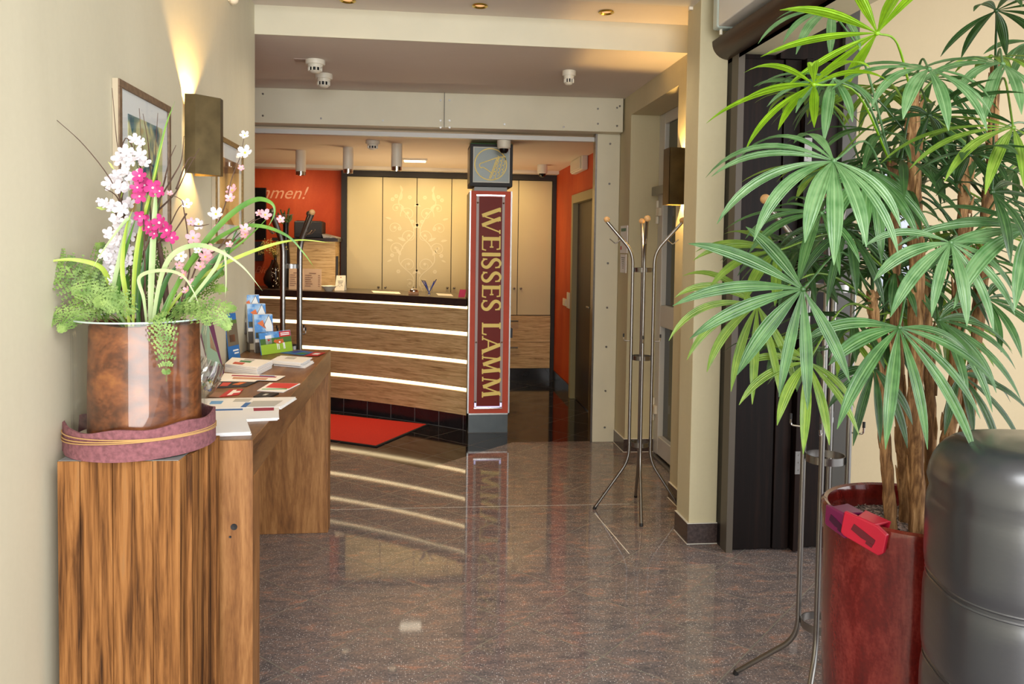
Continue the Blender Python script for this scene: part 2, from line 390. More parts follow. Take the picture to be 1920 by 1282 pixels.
# side opening with dark folding leaves, lintel and moulded head
bm = nb(); box(bm, 1.60, 1.83, .9, 4.25, 2.60, ZF); struct('wall_lintel', bm, M['wall2'])
def cr(y0, y1): 
    bm = nb(); pr = [(1.60, 2.56)] + [(1.60-.09*math.sin(a)-.0, 2.665-.085*math.cos(a)-.0) for a in [i*math.pi/2/8 for i in range(9)]] + [(1.51, 2.672), (1.60, 2.672)]
    a = [bm.verts.new((x, y0, z)) for x, z in pr]; b = [bm.verts.new((x, y1, z)) for x, z in pr]; n = len(pr)
    bm.faces.new(a); bm.faces.new(b[::-1])
    for i in range(n): bm.faces.new((a[i], b[i], b[(i+1) % n], a[(i+1) % n]))
    return bm
M['darkwood'] = wood('dark_stained_wood', [(.3, S(8, 6, 5)), (.5, S(20, 12, 10)), (.72, S(44, 27, 21))], (1, 1, .05), 14, .38, 1, 60, .25, spec=.18)
M['darkwood2'] = wood('dark_stained_wood_rail', [(.3, S(36, 24, 18)), (.55, S(62, 43, 32)), (.75, S(90, 66, 48))], (1, .05, 1), 14, .4, 1, 60, .2)
struct('trim_4', cr(.9, 4.044), M['darkwood2'], smooth=True)
bm = nb(); box(bm, 1.60, 2.32, 3.98, 4.20, 0, ZF); box(bm, 1.835, 2.17, 3.93, 3.98, 2.572, ZF); struct('wall_jamb', bm, M['darkwood'])
bm = nb(); box(bm, 1.598, 1.632, 3.90, 3.985, 0, 2.58); struct('trim_5', bm, plain('grey_strip', S(84, 76, 66), .45))
dl = thing('folding_door', 'dark stained wooden folding door leaves parked beside the cream pilaster', 'door', (1.8, 3.95, 0))
def leaf(x0, x1, y0, y1):
    bm = nb(); box(bm, x0, x1, y0, y1, .008, 2.565); o = obj('leaf', bm, M['darkwood'], dl, bevel=.003); return o
leaf(1.634, 1.853, 3.925, 3.975); leaf(1.857, 1.945, 3.915, 3.975); leaf(1.949, 1.99, 3.87, 3.965); leaf(2.01, 2.16, 3.93, 3.975)
for z in (.48, 1.3, 2.1):
    bm = nb(); box(bm, 1.945, 1.985, 3.862, 3.87, z-.06, z+.06)
    for k in (-.04, 0, .04):
        cyl(bm, (1.965, 3.862, z+k), (1.965, 3.859, z+k), .005, 8)
    obj('hinge', bm, M['steel'], dl, label='steel hinge plate')
bm = nb(); box(bm, 2.17, 2.245, 3.90, 3.985, 0, ZF); struct('trim_6', bm, plain('grey_frame', S(72, 70, 66), .4))
bm = nb(); box(bm, 2.245, 5.2, 3.93, 4.05, 0, ZF); struct('wall_cream', bm, M['cream'])
p = at(430, 2, 'x', XL); sn = thing('motion_sensor', 'tiny white sensor on the left wall at the top edge', 'sensor', p)
bm = nb(); box(bm, XL+.0005, XL+.012, p.y-.045, p.y+.045, p.z-.01, p.z+.06); obj('base', bm, M['plastic_w'], sn, bevel=.003); bm = nb(); ball(bm, p+Vector((.02, 0, .01)), .025, 12); obj('lens', bm, M['plastic_w'], sn, smooth=True)
# wall air curtain above the side opening
ac = thing('air_curtain', 'white box unit fixed on the lintel above the dark folding door', 'wall unit', (1.53, 3.3, 2.70))
bm = nb(); box(bm, 1.47, 1.60, 2.2, 3.86, 2.70, 2.915); obj('casing', bm, plain('unit_white', S(225, 224, 218), .35), ac, bevel=.006)
bm = nb(); box(bm, 1.465, 1.60, 3.86, 3.93, 2.695, 2.915); obj('end_cap', bm, plain('unit_green', S(190, 205, 198), .3), ac, bevel=.012)
bm = nb(); cyl(bm, (1.50, 3.9, 2.67), (1.50, 3.9, 2.697), .008, 10); obj('fixing', bm, M['plastic_w'], ac)
# pvc door in the recess
d1 = thing('glazed_door', 'white plastic door with narrow dark glass panes in the right wall recess', 'door', (1.85, 5.4, 0))
bm = nb(); X0, X1 = 1.815, 1.87
box(bm, X0, X1, 5.80, 5.94, 0, 2.604); box(bm, X0, X1, 4.82, 4.95, 0, 2.604); box(bm, X0, X1, 4.95, 5.80, 2.52, 2.604); obj('frame', bm, M['pvc'], d1, bevel=.006)
bm = nb(); X2 = 1.79
box(bm, X2, X1, 5.74, 5.815, .03, 2.06); box(bm, X2, X1, 4.93, 5.02, .03, 2.06); box(bm, X2, X1, 5.02, 5.74, .03, .17); box(bm, X2, X1, 5.02, 5.74, 1.0, 1.16); box(bm, X2, X1, 5.02, 5.74, 1.98, 2.06); obj('sash', bm, M['pvc'], d1, bevel=.006)
gl = N('door_glass'); gl.set(Base_Color=S(30, 42, 40), Roughness=.05, Specular_IOR_Level=.8); M['doorglass'] = gl.m
for z0, z1 in ((.17, 1.0), (1.16, 1.98), (2.25, 2.52)):
    bm = nb(); box(bm, 1.83, 1.85, 5.02, 5.74, z0, z1); obj('glass_pane', bm, M['doorglass'], d1)
bm = nb(); box(bm, 1.80, X1, 4.95, 5.80, 2.06, 2.25); obj('transom', bm, M['pvc'], d1, bevel=.006)
bm = nb(); box(bm, 1.745, 1.79, 5.2, 5.88, 1.985, 2.05); obj('door_closer', bm, M['steel_dark'], d1, bevel=.004)
for z in (.36, 1.86):
    bm = nb()
    for k in (-.06, 0, .06): cyl(bm, (1.78, 5.83, z+k-.028), (1.78, 5.83, z+k+.026), .013, 12)
    box(bm, 1.77, 1.80, 5.77, 5.83, z-.03, z+.03); obj('hinge', bm, M['plastic_w'], d1)
bm = nb(); box(bm, 1.76, 1.83, 4.95, 5.8, 0, .018); obj('threshold', bm, M['steel'], d1)
bm = nb(); box(bm, 1.89, 1.93, 4.7, 6.1, 0, ZF); struct('wall_behind_door', bm, M['black'])
# ================================================================ reception
# ---- counter: shallow arc seen from inside its curve
ARC = [(-1.95, 8.00), (-1.42, 7.84), (-.94, 7.62), (-.5, 7.365), (-.04, 7.045), (.405, 6.69)]
arc = [(p.x, p.y) for p in bezier([(x, y, 0) for x, y in ARC], 8)]
def arcoff(d, ext=0):
    out = []
    for i, (x, y) in enumerate(arc):
        a = arc[max(i-1, 0)]; b = arc[min(i+1, len(arc)-1)]; t = Vector((b[0]-a[0], b[1]-a[1])).normalized()
        out.append((min(x - t.y*d, .399), y + t.x*d))
    return out
def band(bm, d0, d1, z0, z1, a0=0, a1=None, mi=0):
    "solid strip between offsets d0 (front) and d1 (behind) of the arc"
    P, Q = arcoff(d0), arcoff(d1); a1 = a1 or len(P)
    P, Q = P[a0:a1], Q[a0:a1]; n = len(P)
    g = [[bm.verts.new((*p, z)) for p in L] for L, z in ((P, z0), (Q, z0), (P, z1), (Q, z1))]
    for i in range(n-1):
        for q in ((g[0][i], g[0][i+1], g[2][i+1], g[2][i]), (g[1][i+1], g[1][i], g[3][i], g[3][i+1]), (g[2][i], g[2][i+1], g[3][i+1], g[3][i]), (g[1][i], g[1][i+1], g[0][i+1], g[0][i])):
            bm.faces.new(q).material_index = mi
    bm.faces.new((g[0][0], g[2][0], g[3][0], g[1][0])); bm.faces.new((g[0][-1], g[1][-1], g[3][-1], g[2][-1]))
M['zebra'] = wood('zebrano_laminate', [(.32, S(122, 94, 60)), (.42, S(182, 148, 100)), (.54, S(212, 180, 130)), (.72, S(230, 202, 156))], (.35, .35, 6.5), 6, .5, 1.8, 46, .05, spec=.25)
M['darktop'] = plain('dark_worktop', S(52, 42, 38), .3, noise=.2, nscale=30)
M['strip'] = emit('light_strip', (1, .76, .42, 1), 3.4)
rc = thing('reception_counter', 'curved wood-fronted reception counter with four glowing light strips', 'counter', (-.5, 7.6, 0))
bm = nb(); band(bm, .02, .42, 0, .14); obj('plinth', bm, M['black_tile'], rc)
bm = nb(); P = arcoff(.018)
L = 0
for i in range(1, len(P)):
    a, b = Vector(P[i-1]), Vector(P[i]); s0 = L; L += (b-a).length
    k = math.floor(s0/.268)
    if math.floor(L/.268) > k:
        q = a.lerp(b, ((k+1)*.268-s0)/(L-s0)); t = (b-a).normalized()*.003
        hexa(bm, [(q.x-t.x, q.y-t.y, 0), (q.x+t.x, q.y+t.y, 0), (q.x+t.x-.01*0, q.y+t.y+.01, 0), (q.x-t.x, q.y-t.y+.01, 0), (q.x-t.x, q.y-t.y, .14), (q.x+t.x, q.y+t.y, .14), (q.x+t.x, q.y+t.y+.01, .14), (q.x-t.x, q.y-t.y+.01, .14)])
obj('tile_joint', bm, M['ink'], rc)
bm = nb(); band(bm, .014, .03, 0, .004); obj('floor_joint', bm, M['plastic_g'], rc)
for z0, z1 in ((.135, .335), (.37, .575), (.61, .815), (.85, 1.045)):
    bm = nb(); band(bm, 0, .05, z0, z1); obj('front_panel', bm, M['zebra'], rc)
for z0, z1 in ((.335, .37), (.575, .61), (.815, .85)):
    bm = nb(); band(bm, .028, .05, z0, z1); obj('light_strip', bm, M['strip'], rc)
bm = nb(); band(bm, .022, .05, 1.047, 1.066); obj('light_strip', bm, M['strip'], rc)
bm = nb(); band(bm, .05, .42, .14, 1.07); obj('carcass', bm, M['darktop'], rc)
bm = nb(); band(bm, -.03, .62, 1.07, 1.135); obj('worktop', bm, M['darktop'], rc, bevel=.003)
# ---- things on the counter
ZC = 1.1352
def on(px, py, d=0): return at(px, py, 'z', ZC)
def cpos(px, off):
    "point on the counter top in column px, off metres behind the front edge"
    A = arcoff(off); best = None
    for a, b in zip(A, A[1:]):
        for k in range(11):
            q = (a[0]+(b[0]-a[0])*k/10, a[1]+(b[1]-a[1])*k/10); v = Vector((q[0], q[1], ZC-H)); 
            x = 960+F*v.dot(CR)/v.dot(CF); e = abs(x-px)
            if best is None or e < best[0]: best = (e, q)
    return Vector((*best[1], ZC))
# bell on a wooden block
p = cpos(776, .12)
bl = thing('reception_bell', 'small chrome call bell on a pale wooden block on the counter', 'bell', p)
bm = nb(); box(bm, p.x-.045, p.x+.045, p.y-.04, p.y+.04, ZC, ZC+.028); obj('block', bm, plain('oak_block', S(170, 120, 66), .5, noise=.15), bl, bevel=.002)
bm = nb(); lathe(bm, [(0.038, ZC+.029), (.038, ZC+.034), (.034, ZC+.045), (.024, ZC+.054), (.009, ZC+.059), (0, ZC+.06)], (p.x, p.y, 0), 24); obj('dome', bm, M['chrome'], bl, smooth=True)
bm = nb(); cyl(bm, (p.x, p.y, ZC+.058), (p.x, p.y, ZC+.07), .004, 10); obj('plunger', bm, M['steel_dark'], bl)
# pen glass and pens
gm = N('clear_glass'); gm.set(Base_Color=(.97, .98, .97, 1), Roughness=.02, Transmission_Weight=1.0, IOR=1.45); M['glass'] = gm.m
def thinglass(name, tint, base=.04, top=.75, power=3.2, rough=.02):
    a = N(name); t = a.t; t.nodes.remove(a.b); tr = a.n('ShaderNodeBsdfTransparent'); tr.inputs[0].default_value = tint; gl_ = a.n('ShaderNodeBsdfGlossy'); gl_.inputs['Roughness'].default_value = rough
    lw_ = a.n('ShaderNodeLayerWeight'); lw_.inputs[0].default_value = .5; f = a.math('ADD', a.math('MULTIPLY', a.math('POWER', lw_.outputs[1], power), top), base); ms = a.n('ShaderNodeMixShader')
    a.l(f, ms.inputs[0]); a.l(tr.outputs[0], ms.inputs[1]); a.l(gl_.outputs[0], ms.inputs[2]); a.l(ms.outputs[0], t.nodes['Material Output'].inputs[0]); return a.m
M['thin'] = thinglass('thin_glass', (.985, .99, .985, 1), .03, .30, 5)
p = cpos(805, .10)
gz = bm = nb(); lathe(bm, [(.030, ZC+.002), (.034, ZC+.09), (.032, ZC+.09), (.028, ZC+.006), (0, ZC+.006)], (p.x, p.y, 0), 24)
lathe(bm, [(0, ZC), (.030, ZC), (.030, ZC+.003)], (p.x, p.y, 0), 24)
tag(obj('pen_glass', bm, M['thin'], origin=p, smooth=True), 'small clear tumbler holding blue pens on the counter', 'glass')
M['bluepen'] = plain('blue_pen', S(28, 44, 140), .3)
for i, (dx, dy, lean, lab) in enumerate(((-.075, .0, 1, 'blue pen leaning furthest left in the counter tumbler'), (-.055, .01, .98, 'blue pen leaning left, second from the left in the counter tumbler'), (-.040, -.008, .95, 'blue pen leaning left, nearest the middle of the counter tumbler'), (.072, .0, 1.05, 'blue pen leaning furthest right in the counter tumbler'), (.050, .012, .94, 'shorter blue pen leaning right in the counter tumbler'))):
    a = Vector((p.x-dx*.14, p.y-dy, ZC+.010)); b = Vector((p.x+dx*.9, p.y+dy, ZC+.14*lean)); u = (b-a).normalized()
    o = thing('pen', lab, 'pen', a, 'blue pens in the tumbler'); bm = nb(); tube(bm, [a, a+u*.008, b-u*.01], [.0015, .004, .004], 8); obj('barrel', bm, M['bluepen'], o, smooth=True)
    bm = nb(); tube(bm, [b-u*.01, b], [.0035, .003], 8); obj('push_button', bm, M['blackgloss'], o)
# pink card in an acrylic foot
p = cpos(866, .07)
bm = nb(); slab(bm, [p+Vector((-.03, 0, .004)), p+Vector((.025, -.02, .004)), p+Vector((.04, .01, .07)), p+Vector((-.015, .03, .07))], (0, -1, .3), .002)
o = tag(obj('card_holder', bm, flat('pink', 190, 40, 90), origin=p), 'small magenta card leaning on the counter beside the red pillar', 'card')
# sheets on the counter
for a, n_, lab in (((.1, .34, 700, 752), 0, 'pale sheet lying on the left middle of the reception counter'), ((.16, .40, 822, 850), 1, 'pale sheet lying on the counter near the red pillar')):
    bm = nb(); q = [cpos(a[2], a[0]), cpos(a[3], a[0]), cpos(a[3]-4, a[1]), cpos(a[2]-4, a[1])]; slab(bm, q, (0, 0, 1), .002); tag(obj('paper_sheet', bm, M['paper2'], origin=q[0]), lab, 'paper')
# menu standing open
p0, p1, p2 = cpos(541, .12), cpos(570, .135), cpos(602, .12)
mn = thing('menu', 'open cream menu card standing upright on the counter left end', 'menu', p1)
hgt = .205
def page(a, b): 
    bm = nb(); n = (b-a).cross(Vector((0, 0, 1))); slab(bm, [a, b, b+Vector((0, .015, hgt)), a+Vector((0, .015, hgt))], n, .002); return bm
M['menu'] = plain('menu_card', S(232, 202, 172), .6)
obj('left_page', page(p0, p1), M['menu'], mn); obj('right_page', page(p1, p2), M['menu'], mn)
bm = nb()
for a, b in ((p0, p1), (p1, p2)):
    u = (b-a); w_ = u.length; u = u.normalized(); n = u.cross(Vector((0, 0, 1)))*.003
    for k in range(7):
        z = hgt*(.78-.1*k); l0, l1 = (.3, .7) if k == 0 else (.08, .4+.15*((k*7) % 3)/3)
        for s0, s1 in ((l0, l1),) + (() if k == 0 else ((.82, .92),)):
            q = [a+u*w_*s0+Vector((0, .015*z/hgt, z)), a+u*w_*s1+Vector((0, .015*z/hgt, z)), a+u*w_*s1+Vector((0, .015*z/hgt, z+.005)), a+u*w_*s0+Vector((0, .015*z/hgt, z+.005))]
            slab(bm, [x+n for x in q], n, .0004)
obj('print', bm, flat('brownink', 150, 105, 90), mn)
# white bowl
p = cpos(617, .08); bm = nb(); lathe(bm, [(0, ZC), (.035, ZC), (.037, ZC+.006), (.05, ZC+.02), (.075, ZC+.048), (.073, ZC+.05), (.045, ZC+.024), (.03, ZC+.01), (0, ZC+.009)], (p.x, p.y, 0), 32)
tag(obj('bowl', bm, M['plastic_w'], origin=p, smooth=True), 'small white bowl on the counter beside the open menu', 'bowl')
# table card
p = cpos(637, .20); o = thing('table_card', 'small white folded card with red emblem and sketch on counter', 'card', p)
bm = nb(); slab(bm, [p+Vector((-.045, -.02, 0)), p+Vector((.045, .0, 0)), p+Vector((.055, .03, .145)), p+Vector((-.03, .012, .145))], (0, 1, 0), .003); slab(bm, [p+Vector((-.03, .012, .143)), p+Vector((.055, .03, .143)), p+Vector((.06, .07, 0)), p+Vector((-.03, .055, 0))], (0, 1, 0), .003)
obj('card', bm, M['paper2'], o)
bm = nb(); g = lambda u, v, d: p+Vector((-.045, -.02, 0))+Vector((.09, .02, 0))*u+Vector((.012, .031, .145))*v+Vector((.2, -1, .2)).normalized()*(.001+d)
for k in range(3): poly2(bm, [(.2+.05*k, .62-.09*k), (.8-.05*k, .62-.09*k), (.8-.05*k, .65-.09*k), (.2+.05*k, .65-.09*k)], g, .0005)
ribbon(bm, [(.2, .28), (.35, .36), (.5, .25), (.65, .37), (.8, .3)], .02, g, .0005); obj('print', bm, M['ink'], o)
bm = nb(); disc2(bm, (.5, .88), .06, g, .0006, 10, .6); obj('emblem', bm, M['red'], o)
# dark bottle with pale blossom drawing and dried yellow flowers, plus vases
p = cpos(517, .16)
vb = thing('painted_bottle', 'dark bottle painted with pale blossoms on the counter left end', 'bottle', p)
bm = nb(); lathe(bm, [(0, ZC), (.036, ZC), (.038, ZC+.004), (.038, ZC+.20), (.03, ZC+.235), (.014, ZC+.27), (.012, ZC+.33), (.015, ZC+.335), (.009, ZC+.335)], (p.x, p.y, 0), 24); obj('glass_body', bm, plain('bottle_dark', S(34, 20, 10), .1), vb, smooth=True)
bm = nb(); random.seed(3)
for k in range(26):
    a = random.uniform(3.6, 5.8); z = ZC+random.uniform(.02, .2); ball(bm, (p.x+.038*math.cos(a), p.y+.038*math.sin(a), z), random.uniform(.003, .006), 6)
obj('painted_blossom', bm, flat('palepaint', 220, 210, 190), vb)['kind'] = 'stuff'
fl = thing('dried_flowers', 'dried tiny yellow flowers standing in the painted bottle', 'flowers', (p.x, p.y, ZC+.31))
bm = nb(); bm2 = nb()
for k in range(34):
    a = random.uniform(0, 6.28); r = random.uniform(.02, .15); z = random.uniform(.03, .20); e = Vector((p.x+r*math.cos(a)*1.1-.03, p.y+r*math.sin(a)*.5, ZC+.32+z*.8)); tube(bm, [Vector((p.x, p.y, ZC+.28)), (Vector((p.x, p.y, ZC+.33))*.5+e*.5)+Vector((0, 0, .01)), e], .0012, 4)
    for j in range(5): ball(bm2, e+Vector([random.gauss(0, .012) for _ in range(3)]), .0042, 6)
obj('stems', bm, flat('drystem', 120, 110, 50), fl); obj('blossoms', bm2, flat('dryyellow', 186, 168, 92), fl)
p = cpos(512, .34)
bm = nb(); lathe(bm, [(0, ZC), (.05, ZC), (.09, ZC+.04), (.10, ZC+.09), (.075, ZC+.16), (.035, ZC+.22), (.02, ZC+.27), (.02, ZC+.28), (0, ZC+.28)], (p.x, p.y, 0), 28)
tag(obj('vase', bm, plain('vase_brown', S(44, 36, 32), .3), origin=p, smooth=True), 'squat dark bellied vase behind the painted bottle', 'vase')
p = cpos(536, .44)
bm = nb(); lathe(bm, [(0, ZC), (.05, ZC), (.052, ZC+.05), (.042, ZC+.3), (.03, ZC+.48), (.028, ZC+.62), (.034, ZC+.66), (.026, ZC+.66), (.02, ZC+.6)], (p.x, p.y, 0), 24)
tag(obj('vase', bm, plain('vase_black', S(20, 19, 20), .3), origin=p, smooth=True), 'tall slim black vase on the counter with green sprigs', 'vase')
bm = nb()
for k in range(26):
    a = random.uniform(0, 6.28); r = random.uniform(.02, .12); z = random.uniform(.03, .2); b0 = Vector((p.x, p.y, ZC+.64)); e = b0+Vector((r*math.cos(a), r*math.sin(a), z)); tube(bm, [b0, b0*.4+e*.6+Vector((0, 0, .02)), e], [.0015, .0012, .0008], 4)
    for j in range(4):
        q = b0.lerp(e, .5+.12*j); ball(bm, q, .009, 6, 0, (1, .4, 1.6))
tag(obj('sprigs', bm, flat('sprig', 92, 110, 50), origin=(p.x, p.y, ZC+.64)), 'green sprigs rising from the tall black vase', 'plant')
# side cabinet behind the counter with printer
scab = thing('side_cabinet', 'wood grained cabinet behind the counter carrying the printer', 'cabinet', (-1.2, 9.0, 0))
bm = nb(); box(bm, -1.56, -.93, 8.8, 9.34, 0, 1.61); obj('body', bm, M['zebra'], scab)
bm = nb(); box(bm, -1.60, -.90, 8.78, 9.34, 1.61, 1.645); obj('top', bm, M['darktop'], scab)
bm = nb(); box(bm, -.929, -.905, 8.85, 8.90, 1.1, 1.45); obj('handle', bm, M['black'], scab)
pr = thing('printer', 'black desktop printer on top of the wood grained side cabinet', 'printer', (-1.2, 9.0, 1.645))
bm = nb(); box(bm, -1.38, -1.08, 8.86, 9.2, 1.647, 1.83); obj('body', bm, plain('printer_black', S(44, 42, 42), .5), pr, bevel=.01)
bm = nb(); box(bm, -1.36, -1.10, 8.853, 8.861, 1.66, 1.70); obj('paper_tray', bm, M['black'], pr)
bm = nb(); box(bm, -1.36, -1.10, 8.90, 9.18, 1.83, 1.836); obj('lid', bm, M['black'], pr)
bm = nb(); hexa(bm, [(-1.06, 8.82, 1.647), (-.92, 8.80, 1.647), (-.90, 9.1, 1.647), (-1.06, 9.1, 1.647), (-1.08, 8.84, 1.69), (-.93, 8.80, 1.655), (-.90, 9.1, 1.66), (-1.06, 9.1, 1.70)])
tag(obj('magazine_stack', bm, plain('mags', S(170, 168, 165), .5, noise=.4, nscale=40), origin=(-1, 9, 1.647)), 'loose magazines lying beside the black printer', 'magazine')
# ---- back wall cabinets
def atb(px, py, y=9.3): return at(px, py, 'y', y)
wc = thing('wall_cabinet', 'tall cream fronted wall cupboard in a dark frame behind the counter', 'cabinet', (.35, 9.3, 0))
xs = [atb(px, 450).x for px in (650, 717, 781, 846, 908, 971, 1034)]
M['door_cream'] = plain('cupboard_front', S(208, 192, 146), .42, noise=.03, nscale=3)
for i in range(6):
    bm = nb(); box(bm, xs[i]+.004, xs[i+1]-.004, 9.285, 9.31, .775, 2.365)
    d = obj('cupboard_door', bm, M['door_cream'], wc, bevel=.002)
    x = xs[i+1]-.04 if i % 2 == 0 else xs[i]+.04
    kb = nb(); ball(kb, (x, 9.268, 1.09 if i < 4 else 1.09), .014, 12); cyl(kb, (x, 9.268, 1.09), (x, 9.285, 1.09), .006, 8); obj('knob', kb, M['steel_dark'], d, smooth=True)
bm = nb(); x0, x1 = xs[0]-.06, 1.588
box(bm, x0, xs[0], 9.25, 9.355, .0, 2.43); box(bm, xs[-1], x1, 9.25, 9.355, 0, 2.43); box(bm, xs[0], xs[-1], 9.25, 9.355, 2.37, 2.43); obj('frame', bm, plain('cupboard_frame', S(34, 29, 29), .6), wc)
bm = nb(); box(bm, xs[0], xs[-1], 9.315, 9.355, 0, 2.37); obj('back_panel', bm, M['black'], wc)
bm = nb(); box(bm, xs[0], xs[-1], 9.27, 9.355, 0, .135); obj('plinth', bm, M['black_tile'], wc)
lw = [xs[0], xs[0]+.9, xs[4]+.02, xs[-1]]
for a, b in zip(lw, lw[1:]):
    for z0, z1 in ((.14, .45), (.455, .765)):
        bm = nb(); box(bm, a+.003, b-.003, 9.27, 9.31, z0, z1); d = obj('drawer', bm, M['zebra'], wc)
        hb = nb(); c_ = (a+b)/2 - .12; cyl(hb, (c_-.12, 9.245, z1-.06), (c_+.12, 9.245, z1-.06), .009, 10)
        for q in (-.11, .11): cyl(hb, (c_+q, 9.245, z1-.06), (c_+q, 9.27, z1-.06), .005, 8)
        obj('bar_handle', hb, M['steel'], d)
# scroll ornament on the middle doors
M['ornament'] = plain('ornament', S(224, 210, 166), .35)
def orn(x0, mir, zc, s, wdt):
    bm = nb(); f = lambda u, v, d: Vector((x0+u*s*(-1 if mir else 1), 9.284-d, zc+v*s))
    def spiral(cx, cy, r, a0, turns, w0):
        pts = []; ws = []
        n = 26
        for i in range(n+1):
            t = i/n; rr = r*(1-t*.82); a = a0+turns*2*math.pi*t; pts.append((cx+rr*math.cos(a), cy+rr*math.sin(a))); ws.append(w0*(1-.6*t))
        ribbon(bm, pts, ws, f, .0012); disc2(bm, pts[-1], w0*1.6, f, .0012, 10)
    stem = [(p.x, p.y) for p in bezier([(.1, -1.15, 0), (.02, -.8, 0), (.34, -.45, 0), (.26, -.1, 0), (.02, .2, 0), (.14, .55, 0), (.36, .85, 0), (.3, 1.15, 0)], 6)]
    ribbon(bm, stem, .022, f, .0012)
    for cx, cy, r, a0, tr in ((.14, -.52, .17, 0, 1.3), (.42, -.16, .16, 3.1, -1.3), (.12, .12, .17, -.6, 1.3), (.46, .3, .15, 3.4, -1.2), (.16, .62, .17, -.3, 1.3), (.42, .75, .12, 3.6, -1.2), (.1, -.95, .12, 1, 1.1)): spiral(cx, cy, r, a0, tr, .02)
    def lf(x, y, a, l):
        nonlocal bm
        c, s_ = math.cos(a), math.sin(a); pts = [(0, 0), (.3, .2), (.7, .16), (1, 0), (.7, -.12), (.3, -.14)]; poly2(bm, [(x+(u*c-v*s_)*l, y+(u*s_+v*c)*l) for u, v in pts], f, .0012)
    out = [bm]
    for x, y, a, l in ((.3, -.3, .9, .2), (.05, -.72, 2.4, .18), (.2, .02, .4, .2), (.02, .3, 2.2, .18), (.24, .72, .8, .2), (.34, .92, 1.8, .2), (.52, .5, .3, .14), (.48, .02, .2, .16), (.03, .8, 2.6, .15), (.28, 1.12, 1.2, .16), (.5, -.4, -.4, .12)): bm = nb(); lf(x, y, a, l); out.append(bm)
    for x, y in ((.36, -.66), (.5, -.3), (.34, .3), (.06, .46), (.42, 1.02), (.12, 1.0), (.5, .95)):
        bm = nb(); out.append(bm)
        for k in range(6): disc2(bm, (x+.028*math.cos(k*1.05), y+.028*math.sin(k*1.05)), .02, f, .0012, 8)
    return out
for o_ in (orn(xs[2]-.02, True, 1.62, .52, 1), orn(xs[2]+.03, False, 1.62, .52, 1)):
    for k, b_ in enumerate(o_): obj('scroll_stem' if k == 0 else 'scroll_leaf' if k < 12 else 'scroll_flower', b_, M['ornament'], wc)
# cornice above
bm = nb(); box(bm, -3.2, 1.59, 9.1, 9.36, 2.435, ZB); struct('trim_7', bm, M['white'])
# writing on the orange wall
bm = nb(); p = atb(573, 373, 9.357)
words(bm, 'Willkommen!', (p.x, 9.357, p.z), (1, 0, 0), (0, 0, 1), .205, shear=.4, align='RIGHT')
lt = flat('wall_letter', 226, 160, 120)
tag(obj('wall_lettering', bm, lt, origin=(p.x-.8, 9.357, p.z)), 'pale slanted welcome lettering on the orange wall', 'lettering')
bm = nb(); q = atb(480, 512, 9.357); words(bm, 'Bienvenue', (q.x-.02, 9.357, q.z), (1, 0, 0), (0, 0, 1), .12, shear=.4)
tag(obj('wall_lettering', bm, flat('wall_letter2', 226, 120, 70), origin=(q.x, 9.357, q.z)), 'small faint lettering low on the orange wall near the bottle', 'lettering')
# screen
tv = thing('wall_screen', 'black flat screen hanging at the left of the orange wall', 'screen', (-1.95, 9.2, 1.9))
bm = nb(); box(bm, -2.75, -1.75, 9.24, 9.28, 1.62, 2.21); obj('panel', bm, M['blackgloss'], tv, bevel=.004)
bm = nb(); box(bm, -2.4, -2.1, 9.28, 9.357, 1.8, 2.05); obj('bracket', bm, M['black'], tv)
# monitor foot / second small black box under the screen
bm = nb(); box(bm, -1.95, -1.79, 9.26, 9.357, 1.38, 1.60); tag(obj('wall_box', bm, M['black'], origin=(-1.8, 9.3, 1.4)), 'small black box on the orange wall under the screen', 'box')
# ---- red sign pillar
PX0, PX1, PY0, PY1 = .402, .760, 6.61, 6.97
pl = thing('sign_pillar', 'red square pillar with gold vertical lettering and light box on top', 'pillar', (.58, 6.61, 0))
M['redpanel'] = plain('red_panel', S(204, 78, 50), .6, noise=.08, nscale=6)
bm = nb(); box(bm, PX0+.012, PX1-.012, PY0+.012, PY1, 0, .158); obj('base', bm, plain('slate_tile', S(78, 88, 92), .35, noise=.12, nscale=9), pl)
bm = nb(); box(bm, PX0+.008, PX1-.008, PY0+.008, PY1, 0, .004); obj('base_joint', bm, M['plastic_g'], pl)
bm = nb(); box(bm, PX0+.006, PX1-.006, PY0+.003, PY1, .160, 2.045); obj('shaft', bm, [M['redpanel']], pl)
bm = nb(); box(bm, PX0, PX0+.012, PY0, PY0+.02, .158, 2.046); box(bm, PX1-.012, PX1, PY0, PY0+.02, .158, 2.046); box(bm, PX0, PX1, PY0, PY0+.02, .158, .170); obj('edge_trim', bm, M['steel'], pl)
bm = nb(); box(bm, PX0-.004, PX0+.005, PY0+.03, PY1-.01, .3, 2.03); obj('side_panel', bm, M['brass'], pl)
bm = nb(); box(bm, PX0+.04, PX1-.04, PY0+.05, PY1, 2.046, 2.082); obj('neck', bm, plain('neck_grey', S(150, 152, 150), .4), pl)
bm = nb(); box(bm, PX1, PX1+.03, PY0+.10, PY0+.17, .80, .88); obj('side_socket', bm, M['black'], pl)
